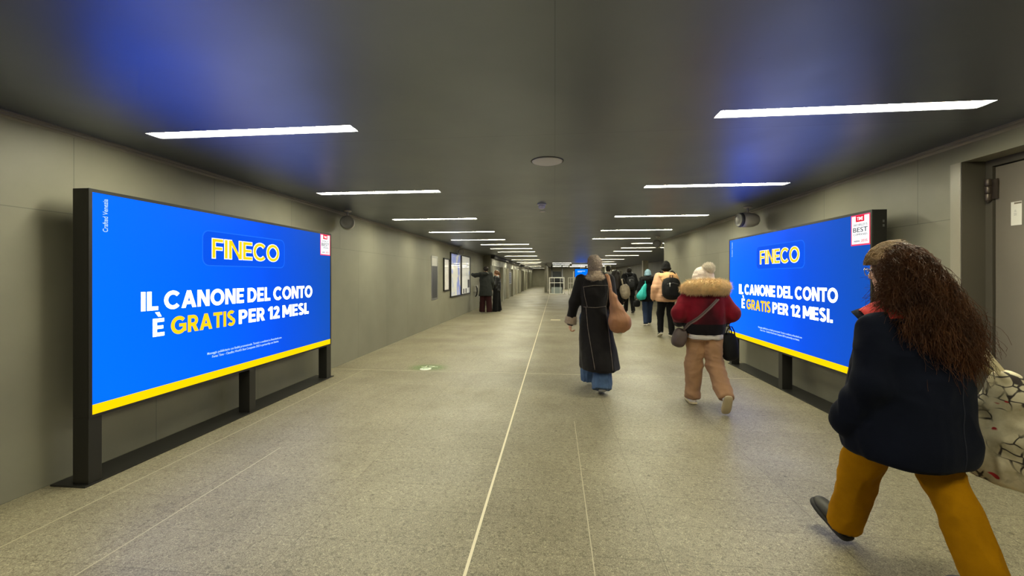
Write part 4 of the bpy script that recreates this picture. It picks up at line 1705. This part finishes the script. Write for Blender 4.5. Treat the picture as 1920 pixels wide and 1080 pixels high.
def backpack(p, c, r, label, mat, bottom_strap=False, h=.011, tilt=-6):
    g = world_bag('backpack', p, label, 'backpack')
    M = Matrix.Rotation(R(tilt), 3, 'X')
    v = Vol()
    v.ell(c, r, M, .03, 3)
    v.ell(A(*c) + A(0, -r[1] * .75, -r[2] * .32), A(r[0] * .8, r[1] * .55, r[2] * .5), M, .02, 3.2)
    b = link('pack_body', np_mesh('pack_body', *v.mesh(h, 1, folds(.005, (9, 9, 6), 3))), mat, g)
    m = MB()
    zz = c[2] + r[2] * .42
    m.tube([(c[0] - r[0] * .6, c[1] - r[1] * .95, zz), (c[0], c[1] - r[1] * 1.08, zz + .03), (c[0] + r[0] * .6, c[1] - r[1] * .95, zz)], .005, 6)
    m.build('zip', pbr('zip_grey', (120, 120, 122), .4, .5), b)
    for sg in (-1, 1):
        x = c[0] + sg * r[0] * .62
        sh = p.sh['L' if sg < 0 else 'R'][0]
        zt = sh[2] + .115 * p.k
        strap(p, [(x, c[1] + r[1] * .6, c[2] + r[2] * .7), (x, c[1] + r[1] * 1.3 + .03, zt - .03), (x, sh[1], zt + .02), (x, sh[1] + .17, zt - .1), (x, sh[1] + .2, zt - .3), (x + sg * .05, sh[1] + .1, c[2] - r[2] * .6), (x + sg * .02, c[1] + r[1] * .5, c[2] - r[2] * .7)], .026, mat, g)
    MB().tube([(c[0] - .03, c[1], c[2] + r[2] * .93), (c[0] - .03, c[1], c[2] + r[2] + .05), (c[0] + .03, c[1], c[2] + r[2] + .05), (c[0] + .03, c[1], c[2] + r[2] * .93)], .01, 8).build('grab_loop', mat, g)
    m = MB()
    m.tube([(c[0] - r[0] * .35, c[1] - r[1] * 1.12, zz + .03), (c[0] - r[0] * .36, c[1] - r[1] * 1.2, zz - .06)], .009, 6)
    m.build('zip_pull', pbr('pull_pale', (200, 200, 200), .5), b)
    return g


def beanie(p, mat, top=.03, h=.01, name='hat'):
    k = p.k
    v = Vol()
    v.ell(p.hp(0, -.012, .03), A(.096, .112, .118 + top) * k, p.HM, .02)
    v.ell(p.hp(0, -.012, -.13), A(.2, .2, .1) * k, p.HM, .01, sub=True)
    v.ell(p.hp(0, -.012, .0), A(.103, .117, .032) * k, p.HM, .012, 3)
    return p.part(name, v.mesh(h, 1, folds(.004, (20, 20, 12), 6)), mat)


# ---- peach puffer jacket with black backpack ----------------------------------------------------
def peach_man():
    p = Person((2.6, 10.1), 3, 1.71, {'L': (17, 22, -24, 1), 'R': (-3, 6, 0, 1)},
               {'L': ((-.3, -.1, -1), (-.05, .5, -1), (0, .6, -1)), 'R': ((.3, -.1, -1), (.0, .5, -1), (0, .6, -1))},
               'person in a peach puffer jacket and black beanie by the right wall')
    p.body(m_skin2, {}, h=.016)
    p.trousers(m_black_cloth, (.185, .13), (.105, .082, .062), h=.013, disp=folds(.006, (9, 9, 6), 2))
    p.shoes(m_shoe_black, m_sole_white, .009)
    m_pe = pbr('peach_nylon', (216, 168, 132), .55, bump=(30, .003), var=(6, .15))

    def puff(V):
        return .006 * np.abs(np.sin(V[:, 2] * 30)) ** .6 + .005 * vnoise(V * 16, 4)
    st = [(.86, 0, 0, .22, .17), (.9, 0, 0, .235, .185), (1.1, 0, 0, .24, .19), (1.28, 0, 0, .235, .175), (1.4, 0, 0, .2, .145), (1.47, 0, .0, .12, .1)]
    p.top('puffer_jacket', m_pe, st, (.092, .09, .07), 0, .012, puff)
    v = Vol().ell((0, -.12, 1.455), (.205, .15, .085), None, .04).ell((.02, -.17, 1.38), (.19, .12, .09), None, .04)
    p.part('hood', v.mesh(.012, 1, folds(.01, (8, 8, 8), 3)), pbr('peach_fleece', (222, 172, 120), .8, bump=(70, .004), var=(12, .2)))
    p.part('hair', p.hair_cap().mesh(.012, 1), m_hair_dark)
    beanie(p, cloth('black_knit', (17, 16, 17)), .04)
    backpack(p, (.01, -.335, 1.17), (.2, .11, .25), 'black backpack on the back of the person in the peach puffer jacket', m_black_nylon)


# ---- teal bag ---------------------------------------------------------------------------------------
def teal_woman():
    p = Person((2.72, 12.6), 6, 1.60, {'L': (-6, 6, -8, 1), 'R': (16, 8, 6, 1)},
               {'L': ((-.3, -.1, -1), (.05, .25, -1), (0, .2, -1)), 'R': ((.25, .1, -1), (-.2, .9, -.4), (-.3, 1, 0))},
               'person in a black hooded coat and pale blue hat with a turquoise bag')
    p.body(m_skin, {}, h=.016)
    p.trousers(cloth('dark_denim', (44, 58, 88), .8), (.17, .12), (.1, .08, .068), h=.014, disp=folds(.005, (9, 9, 6), 2))
    p.shoes(m_shoe_black, m_sole_white, .009)
    st = [(.72, 0, 0, .215, .17), (.95, 0, 0, .215, .17), (1.15, 0, 0, .215, .16), (1.3, 0, 0, .2, .135), (1.4, 0, 0, .1, .09)]
    p.top('coat', cloth('black_down', (13, 14, 18), .8), st, (.085, .08, .065), 0, .014, folds(.009, (7, 7, 7), 12))
    a, b = Vol().chain([(-.18, .03, 1.37), (-.15, -.1, 1.37), (0, -.15, 1.37), (.15, -.1, 1.37), (.18, .03, 1.37)], [.05, .06, .06, .06, .05]).ell((0, -.06, 1.36), (.15, .1, .06)).mesh(.012, 1)
    p.part('fur_hood', join_np([(a, b), fur(a, b, 1500, .035, rng, .002, 2)]), pbr('fur_black', (17, 16, 18), .9))
    p.part('hair', p.hair_cap().mesh(.012, 1), m_hair_dark)
    beanie(p, cloth('pale_blue_knit', (150, 184, 204)), .03)
    g = world_bag('drawstring_bag', p, 'turquoise drawstring bag hanging beside the person in the black hooded coat')
    v = Vol().cap((-.235, -.2, .92), (-.13, -.18, 1.2), .13, .04, .05, ((0, 1, 0), .5)).ell((-.25, -.2, .86), (.135, .07, .09), None, .05)
    m_te = pbr('turquoise_nylon', (38, 184, 180), .5, var=(8, .2))
    link('bag_body', np_mesh('bag_body', *v.mesh(.012, 1, folds(.009, (10, 10, 4), 3))), m_te, g)
    strap(p, [(-.13, -.18, 1.2), (-.125, -.17, 1.3), (-.13, -.08, 1.4), (-.14, .04, 1.4)], .012, m_te, g)
    g = world_bag('handbag', p, 'small black bag hanging under the turquoise drawstring bag')
    v = Vol().ell((-.34, -.05, .65), (.1, .06, .1), None, .03, 3)
    link('bag_body', np_mesh('bag_body', *v.mesh(.012, 1)), m_black_nylon, g)
    MB().tube([(-.4, -.05, .72), (-.37, -.05, .81), (-.31, -.05, .81), (-.28, -.05, .72)], .01, 6).build('handle', m_black_nylon, g)


def black_man():
    p = Person((2.93, 16.9), 2, 1.79, {'L': (10, 6, 4, 1), 'R': (-9, 10, -12, 1)},
               {'L': ((-.35, -.1, -1), (.1, .4, -1), (0, .5, -1)), 'R': ((.35, -.1, -1), (-.1, .4, -1), (0, .5, -1))},
               'person all in black, walking ahead of the turquoise bag')
    p.body(m_skin2, {}, False, .018)
    p.trousers(m_black_cloth, h=.016)
    p.shoes(m_shoe_black, m_sole_dark, .011)
    st = [(.68, 0, 0, .225, .17), (.95, 0, 0, .225, .17), (1.2, 0, 0, .235, .16), (1.42, 0, 0, .215, .135), (1.54, 0, 0, .1, .09)]
    p.top('coat', cloth('black_wool', (15, 15, 16)), st, (.09, .08, .07), 0, .016, folds(.008, (7, 7, 6), 31))
    v = Vol().ell((0, -.09, 1.53), (.15, .11, .07), None, .04)
    p.part('hood', v.mesh(.014, 1, folds(.01, (8, 8, 8), 3)), cloth('black_wool', (15, 15, 16)))
    p.part('hair', p.hair_cap().mesh(.012, 1, lambda V: .008 * vnoise(V * 40, 2)), m_hair_dark)
    backpack(p, (0, -.3, 1.2), (.17, .1, .25), 'black backpack on the back of the person all in black', pbr('black_pack', (22, 22, 24), .7, spec=.2), h=.014)


def long_hair_woman():
    p = Person((1.56, 11.0), 4, 1.60, {'L': (8, 6, 2, 1), 'R': (-8, 8, -10, 1)},
               {'L': ((-.2, -.1, -1), (.1, .5, -1), (0, .5, -1)), 'R': ((.3, -.1, -1), (0, .4, -1), (0, .5, -1))},
               'person with long dark hair and pale trousers, half hidden behind the long coat')
    p.body(m_skin, {}, True, .016)
    p.trousers(cloth('pale_trousers', (208, 200, 184)), (.17, .12), (.1, .085, .08), h=.014)
    p.shoes(m_shoe_black, m_sole_white, .01)
    st = [(.72, 0, 0, .2, .15), (1.0, 0, 0, .19, .14), (1.2, 0, 0, .195, .14), (1.3, 0, 0, .18, .12), (1.39, 0, 0, .09, .08)]
    p.top('coat', m_black_cloth, st, (.085, .078, .066), 0, .014, folds(.008, (7, 7, 6), 41))
    v = p.hair_cap((.098, .112, .112))
    v.chain([p.hp(0, -.05, .02), p.hp(0, -.1, -.12), (0, -.14, 1.15)], [.095, .1, .07], .04)
    V, F = v.mesh(.012, 1, folds(.008, (30, 30, 5), 7))
    p.part('hair', (V, F), m_hair_dark)
    g = world_bag('rucksack', p, 'mottled beige rucksack slung on the right of the long-haired person', 'backpack')
    v = Vol().ell((.2, -.2, 1.06), (.12, .09, .19), Matrix.Rotation(R(-10), 3, 'Y'), .03, 2.6)
    m_be = pbr('beige_mottled', (138, 126, 106), .7, var=(16, .5))
    link('pack_body', np_mesh('pack_body', *v.mesh(.012, 1, folds(.01, (9, 9, 6), 4))), m_be, g)
    strap(p, [(.16, -.15, 1.22), (.14, -.08, 1.38), (.14, .04, 1.38), (.17, .12, 1.2)], .02, m_be, g)


def far_man():
    p = Person((1.88, 15.0), 0, 1.82, {'L': (8, 6, 2, 1), 'R': (-8, 8, -10, 1)},
               {'L': ((-.2, -.1, -1), (.1, .5, -1), (0, .5, -1)), 'R': ((.3, -.1, -1), (0, .4, -1), (0, .5, -1))},
               'tall dark-haired person with grey scarf showing above the long-haired person')
    p.body(m_skin2, {}, False, .018)
    p.trousers(m_black_cloth, h=.016)
    p.shoes(m_shoe_black, m_sole_dark, .011)
    st = [(.75, 0, 0, .21, .16), (1.0, 0, 0, .2, .15), (1.25, 0, 0, .22, .15), (1.43, 0, 0, .2, .13), (1.54, 0, 0, .1, .09)]
    p.top('jacket', cloth('charcoal_cloth', (40, 40, 44)), st, (.09, .08, .07), 0, .016, folds(.008, (7, 7, 6), 51))
    v = Vol().ell((0, -.02, 1.55), (.12, .11, .06), None, .04)
    p.part('scarf', v.mesh(.014, 1, folds(.012, (9, 9, 20), 3)), cloth('grey_scarf', (128, 126, 122)))
    p.part('hair', p.hair_cap().mesh(.012, 1, lambda V: .01 * vnoise(V * 40, 2)), m_hair_dark)


def pointing_man():
    p = Person((-2.73, 16.3), 0, 1.86, {'L': (2, 2, 0, 3), 'R': (0, 2, 0, 3)},
               {'L': ((-.75, .45, -.1), (-.55, .85, .12), (-.45, .9, .1)), 'R': ((.2, .05, -1), (-.1, .5, -1), (0, .5, -1))},
               'person in a dark parka and maroon trousers pointing at the framed map', head=(25, 0, 0))
    p.body(m_skin2, {'L': ((0, 0, -1), 6)}, False, .016)
    p.trousers(cloth('maroon_cloth', (46, 19, 20), .8), (.185, .13), (.115, .105, .105), drop=.05, h=.014, disp=folds(.007, (8, 8, 4), 6))
    p.shoes(pbr('shoe_white', (222, 214, 204), .5), m_sole_white, .011)
    st = [(.68, 0, 0, .275, .2), (.9, 0, 0, .25, .185), (1.15, 0, 0, .235, .165), (1.35, 0, 0, .24, .15), (1.5, 0, 0, .19, .12), (1.57, 0, 0, .1, .09)]
    p.top('parka', cloth('parka_dark', (36, 38, 36), .75), st, (.085, .075, .062), 0, .014, folds(.009, (6, 6, 5), 61))
    v = Vol().ell((0, -.09, 1.55), (.15, .1, .075), None, .04)
    p.part('hood', v.mesh(.014, 1, folds(.012, (8, 8, 8), 3)), cloth('parka_dark', (36, 38, 36), .75))
    p.part('hair', p.hair_cap((.088, .104, .108)).mesh(.01, 1, lambda V: .008 * vnoise(V * 40, 2)), m_hair_dark)


def couple_woman():
    p = Person((-2.38, 16.95), 80, 1.70, {'L': (3, 2, 0, 1), 'R': (-3, 2, 0, 1)},
               {'L': ((-.15, .1, -1), (.3, .8, -.6), (.4, 1, -.2)), 'R': ((.2, -.05, -1), (-.2, .7, -.7), (-.4, 1, 0))},
               'person with a brown ponytail and black padded jacket beside the pointing one', head=(28, -6, 0))
    p.body(m_skin, {}, True, .014)
    p.trousers(m_black_cloth, (.18, .13), (.115, .11, .12), drop=.05, h=.014, disp=folds(.006, (8, 8, 4), 6))
    p.shoes(m_shoe_black, m_sole_dark, .011)

    def puff(V):
        return .005 * np.abs(np.sin(V[:, 2] * 30)) ** .6 + .008 * vnoise(V * 11, 4)
    st = [(.86, 0, 0, .19, .15), (1.05, 0, 0, .195, .155), (1.25, 0, 0, .195, .15), (1.38, 0, 0, .18, .13), (1.47, 0, 0, .09, .08)]
    p.top('padded_jacket', pbr('black_gloss_nylon', (24, 24, 27), .35, bump=(40, .002)), st, (.09, .085, .07), 0, .014, puff)
    v = p.hair_cap((.09, .106, .11))
    v.chain([p.hp(0, -.1, .04), p.hp(.005, -.13, -.04), p.hp(.01, -.13, -.2), p.hp(.015, -.12, -.32)], [.03, .028, .027, .012], .02)
    p.part('hair', v.mesh(.009, 1, folds(.006, (40, 40, 8), 7)), pbr('hair_brown', (112, 72, 40), .5, var=(40, .5)))


# ---- nearest walker: long curly hair, navy coat, mustard trousers ------------------------------------
def near_woman():
    hd = 20
    p = Person((1.70, 2.2), hd, 1.60, {'L': (23, 7, 32, -3), 'R': (-13, 10, -12, 1)},
               {'L': ((-.22, -.08, -1), (.03, .5, -.9), (.3, .5, -.8)), 'R': ((.25, -.1, -1), (.05, .7, -.8), (-.1, .8, -.4))},
               'nearest person, long curly brown hair, navy coat and mustard trousers', lean=4, head=(14, -6, 0), drop=.115)
    k = p.k
    p.body(m_skin, {'L': ((1, 0, 0), 30), 'R': ((-1, 0, 0), 30)}, h=.0095)
    g = NT('mustard_corduroy')
    wv = g.n('TexWave', wave_type='BANDS', bands_direction='DIAGONAL')
    wv.inputs['Scale'].default_value = 70
    wv.inputs['Distortion'].default_value = 2.5
    g.l(g.tc.outputs['Object'], wv.inputs['Vector'])
    c = lin((168, 116, 2))
    g.l(g.ramp(g.noise(7, 6, None, .65), [(.3, tuple(v * .74 for v in c)), (.7, c)]), g.b.inputs['Base Color'])
    g.b.inputs['Roughness'].default_value = .8
    g.b.inputs['Specular IOR Level'].default_value = .08
    g.bump(g.mix(.5, g.noise(45, 5, None, .7), g.noise(260, 3)), .003, .6)
    p.trousers(g.m, (.17, .13), (.1, .084, .078), drop=.03, h=.008, disp=folds(.011, (8, 8, 5), 17, .001))
    p.shoes(pbr('shoe_dark_olive', (58, 56, 48), .55, bump=(160, .0008), var=(14, .3)), pbr('sole_dark', (34, 32, 30), .7), .006, .052)
    # coat
    m_navy = pbr('navy_coat_cloth', (16, 20, 33), .85, bump=(220, .0008), var=(5, .3), sheen=.02, spec=.08)
    st = [(.59, .0, .01, .245, .21), (.62, .0, .01, .252, .22), (.8, 0, .01, .25, .215), (.98, 0, .005, .24, .195),
          (1.1, 0, 0, .22, .172), (1.19, 0, .01, .18, .135), (1.26, 0, .02, .125, .1), (1.3, 0, .03, .08, .08)]
    p.top('coat', m_navy, st, (.078, .09, .078), .01, .0085, folds(.013, (6, 6, 4), 71, .0012), k=.03, n=2.2)
    VF = p.last
    # open collar folded out: navy below, red on the side that shows
    def sheet(r0, z0, r1, z1, a0, a1, tip=0.0, n=30, m_=5):
        V, F = [], []
        for j in range(m_ + 1):
            t = j / m_
            for i in range(n + 1):
                a = R(a0 + (a1 - a0) * i / n - 90)
                e = max(0, abs(i / n - .5) * 2 - .75) / .25
                r = r0 + (r1 - r0) * t + tip * e * t
                V.append((r * math.cos(a), .015 + r * .88 * math.sin(a), z0 + (z1 - z0) * t ** 1.4 + .012 * math.sin(i * .9) * t + .03 * e * t))
        for j in range(m_):
            for i in range(n):
                q = j * (n + 1) + i
                F.append((q, q + 1, q + n + 2, q + n + 1))
        return np.array(V), np.array(F)
    co = p.part('collar', sheet(.085, 1.30, .19, 1.225, -158, 158, .035), m_navy)
    sol = co.modifiers.new('thick', 'SOLIDIFY')
    sol.thickness = .009
    m_redl = pbr('red_lining', (206, 46, 40), .75, bump=(200, .0006))
    ln = p.part('collar_lining', sheet(.08, 1.325, .183, 1.243, -138, 138), m_redl, co)
    sol = ln.modifiers.new('thick', 'SOLIDIFY')
    sol.thickness = .005
    # red-edged front placket, seams and pocket welt
    MB().tube([(-.035, .165, 1.23), (-.05, .195, 1.1), (-.06, .215, 1.0), (-.07, .235, .8), (-.075, .26, .62)], .006, 8).build('front_edge', m_redl, bpy.data.objects[co.name])
    for x in (.0,):
        pts = drape(VF, [(x, 0, 1.2), (x, 0, .9), (x, 0, .56)], lift=.001)
        if len(pts) > 2:
            MB().tube(pts, .0025, 6).build('back_seam', pbr('navy_seam', (20, 24, 40), .8), p.root.children[-4] if False else co)
    # hair ------------------------------------------------------------------------------------------
    H0 = p.head
    vol = p.hair_cap((.098, .112, .118), (0, -.016, .02))
    vol.chain([p.hp(0, -.05, .03), p.hp(0, -.1, -.1), (.02, -.13, 1.22), (.04, -.16, 1.13)], [.082, .078, .066, .03], .05, ((1, 0, 0), 1.25))
    vol.cap(p.hp(-.075, -.02, .0), (-.1, -.08, 1.3), .04, .04, .04)
    V, F = vol.mesh(.009, 1, lambda V: .012 * vnoise(V * np.array([26, 26, 9]), 6) + .006 * vnoise(V * np.array([60, 60, 25]), 8))
    rg = np.random.default_rng(11)
    n = 11500
    th = rg.random(n) * 2 * np.pi
    ph = np.arccos(1 - rg.random(n) * 1.25)
    loc = np.stack([np.sin(ph) * np.cos(th), np.sin(ph) * np.sin(th), np.cos(ph)], 1)
    keep = ~((loc[:, 1] > .3) & (loc[:, 2] < .6)) & ~((loc[:, 1] > .12) & (loc[:, 2] > .3) & (rg.random(n) < .3))
    loc = loc[keep]
    n = len(loc)
    root = H0 + ((loc * np.array([.088, .104, .108]) + np.array([0, -.014, .02])) * k) @ p.Hn.T
    rad = loc @ p.Hn.T
    u = np.clip(.5 + .5 * loc[:, 0] + rg.normal(size=n) * .16, 0, 1)          # 0 left side .. 1 right side
    fan = np.array([(-.11, .01, 1.28), (-.135, -.06, 1.21), (-.13, -.14, 1.14), (-.07, -.19, 1.08), (.02, -.2, 1.04), (.09, -.19, 1.03), (.14, -.11, 1.1)])
    fu = u * (len(fan) - 1)
    fi = np.clip(fu.astype(int), 0, len(fan) - 2)
    ft = (fu - fi)[:, None]
    end = fan[fi] * (1 - ft) + fan[fi + 1] * ft
    L = rg.random(n)[:, None]
    end = end + rg.normal(size=(n, 3)) * np.array([.03, .035, .04]) + np.array([0, 0, .22]) * (1 - L ** .35)
    depth = rg.random(n)[:, None]
    c1 = root + rad * (.025 + .035 * depth) + np.array([0, -.015, .0])
    c2 = end * .55 + root * .45 + np.array([0, -.035, .03]) * (0.4 + depth)
    K = 30
    t = np.linspace(0, 1, K)[None, :, None]
    P = ((1 - t) ** 3) * root[:, None] + 3 * t * (1 - t) ** 2 * c1[:, None] + 3 * t * t * (1 - t) * c2[:, None] + t ** 3 * end[:, None]
    amp = .004 + .016 * t ** .8
    fr = (16 + 14 * rg.random((n, 1, 1)))
    f1, f2 = rg.random((n, 1, 1)) * 6.28, rg.random((n, 1, 1)) * 6.28
    # strands gather into wavy locks
    lock = (np.floor(u * 26) * 31 + np.floor(L[:, 0] * 5) * 7 + np.floor((loc[:, 2] + 1) * 6)).astype(int) % 997
    ls1, ls2 = rg.normal(size=(997, 3)), rg.normal(size=(997, 3))
    lf, lp1, lp2 = 15 + 12 * rg.random(997), rg.random(997) * 6.28, rg.random(997) * 6.28
    s1 = (ls1[lock] + .35 * rg.normal(size=(n, 3)))[:, None]
    s2 = (ls2[lock] + .35 * rg.normal(size=(n, 3)))[:, None]
    fr = (lf[lock] + .8 * rg.normal(size=n))[:, None, None]
    f1, f2 = (lp1[lock] + .4 * rg.normal(size=n))[:, None, None], (lp2[lock] + .4 * rg.normal(size=n))[:, None, None]
    P = P + amp * .55 * (s1 * np.sin(t * fr + f1) + s2 * np.cos(t * fr * 1.1 + f2))
    m_hair = pbr('hair_auburn_brown', (84, 50, 24), .55, var=(11, .6), spec=.2)
    p.part('hair', join_np([(V, F), strands(P, .0012, .0006)]), m_hair)
    # paler strands swept back from the forehead
    n = 1200
    a = R(72) * np.clip(rg.normal(size=n) * .5, -1, 1)
    t = np.linspace(0, 1, 12)[None, :, None]
    p0 = R(6) + R(30) * rg.random((n, 1, 1)) ** 1.5
    pit = p0 + (R(42) + R(38) * rg.random((n, 1, 1))) * t
    a_ = a[:, None, None] * (1 + .15 * t) + .09 * np.sin(t * 8 + 6.3 * rg.random((n, 1, 1)))
    rr = 1.09 + .12 * rg.random((n, 1, 1)) + .035 * np.sin(t * 9 + 6 * rg.random((n, 1, 1)))
    Q = np.concatenate([.1 * np.sin(a_) * rr, .114 * np.cos(a_) * np.cos(pit) * rr - .014, .03 + .112 * np.cos(a_) * np.sin(pit) * rr], 2)
    Q = H0 + (Q * k) @ p.Hn.T
    o = p.part('hair_front', strands(Q, .0011, .0007), pbr('hair_pale_front', (170, 138, 94), .55, var=(14, .6)), None, None, 'paler front strands')
    # glasses
    m = MB()
    for e in (-1, 1):
        m.tube([p.hp(e * .079, -.01, .014), p.hp(e * .078, .05, .018), p.hp(e * .07, .106, .018)], .0022, 6)
        m.tube([p.hp(e * .034 + .03 * math.cos(q), .112 - .006 * abs(math.cos(q)), .008 + .022 * math.sin(q)) for q in np.linspace(0, 2 * math.pi, 17)], .002, 6)
    m.tube([p.hp(-.006, .114, .012), p.hp(0, .118, .015), p.hp(.006, .114, .012)], .002, 6)
    m.build('glasses', pbr('glasses_silver', (190, 190, 190), .25, .9), p.root)
    # tote bag with doodles
    g = world_bag('tote_bag', p, 'pale tote bag with black and red doodles behind the nearest person')
    b = NT('doodled_canvas')
    vo = b.n('TexVoronoi', feature='DISTANCE_TO_EDGE')
    vo.inputs['Scale'].default_value = 19
    nz = b.n('TexNoise')
    nz.inputs['Scale'].default_value = 6
    b.l(b.tc.outputs['Object'], nz.inputs['Vector'])
    wrp = b.n('VectorMath', operation='MULTIPLY_ADD')
    b.l(nz.outputs['Color'], wrp.inputs[0])
    wrp.inputs[1].default_value = (.14, .14, .14)
    b.l(b.tc.outputs['Object'], wrp.inputs[2])
    b.l(wrp.outputs[0], vo.inputs['Vector'])
    base = b.ramp(b.noise(12, 4), [(.35, lin((176, 164, 132))), (.65, lin((222, 212, 182)))])
    ink = b.ramp(vo.outputs['Distance'], [(.035, (1, 1, 1)), (.08, (0, 0, 0))])
    gate = b.ramp(b.noise(5, 2), [(.4, (0, 0, 0)), (.46, (1, 1, 1))])
    base = b.mix(b.mix(1.0, ink, gate, 'MULTIPLY'), base, lin((52, 44, 40)))
    redm = b.ramp(b.noise(11, 2, b.mapping((1, 1, 1.5), loc=(3, 1, 7))), [(.64, (0, 0, 0)), (.67, (1, 1, 1))])
    base = b.mix(redm, base, lin((176, 40, 44)))
    b.l(base, b.b.inputs['Base Color'])
    b.b.inputs['Roughness'].default_value = .85
    b.bump(b.noise(300, 2), .0006, .5)
    v = Vol().loft([(.48, .385, -.21, .07, .19), (.53, .385, -.21, .085, .205), (.7, .385, -.21, .085, .2), (.84, .38, -.2, .07, .14), (.95, .36, -.17, .05, .07), (1.0, .355, -.16, .03, .04)], .02, 2.6)
    link('bag_body', np_mesh('bag_body', *v.mesh(.009, 1, folds(.009, (9, 9, 5), 33))), b.m, g)
    for dx in (-.015, .02):
        strap(p, [(.35 + dx, -.17, .97), (.29 + dx, -.13, 1.08), (.22 + dx, -.09, 1.2), (.16 + dx, -.02, 1.275), (.17 + dx, .08, 1.23), (.26 + dx, .06, 1.1), (.34 + dx, -.08, 1.02), (.36 + dx, -.14, .96)], .013, pbr('canvas_strap', (204, 192, 156), .85), g)

coat_woman()
red_woman()
peach_man()
teal_woman()
black_man()
long_hair_woman()
far_man()
pointing_man()
couple_woman()
near_woman()
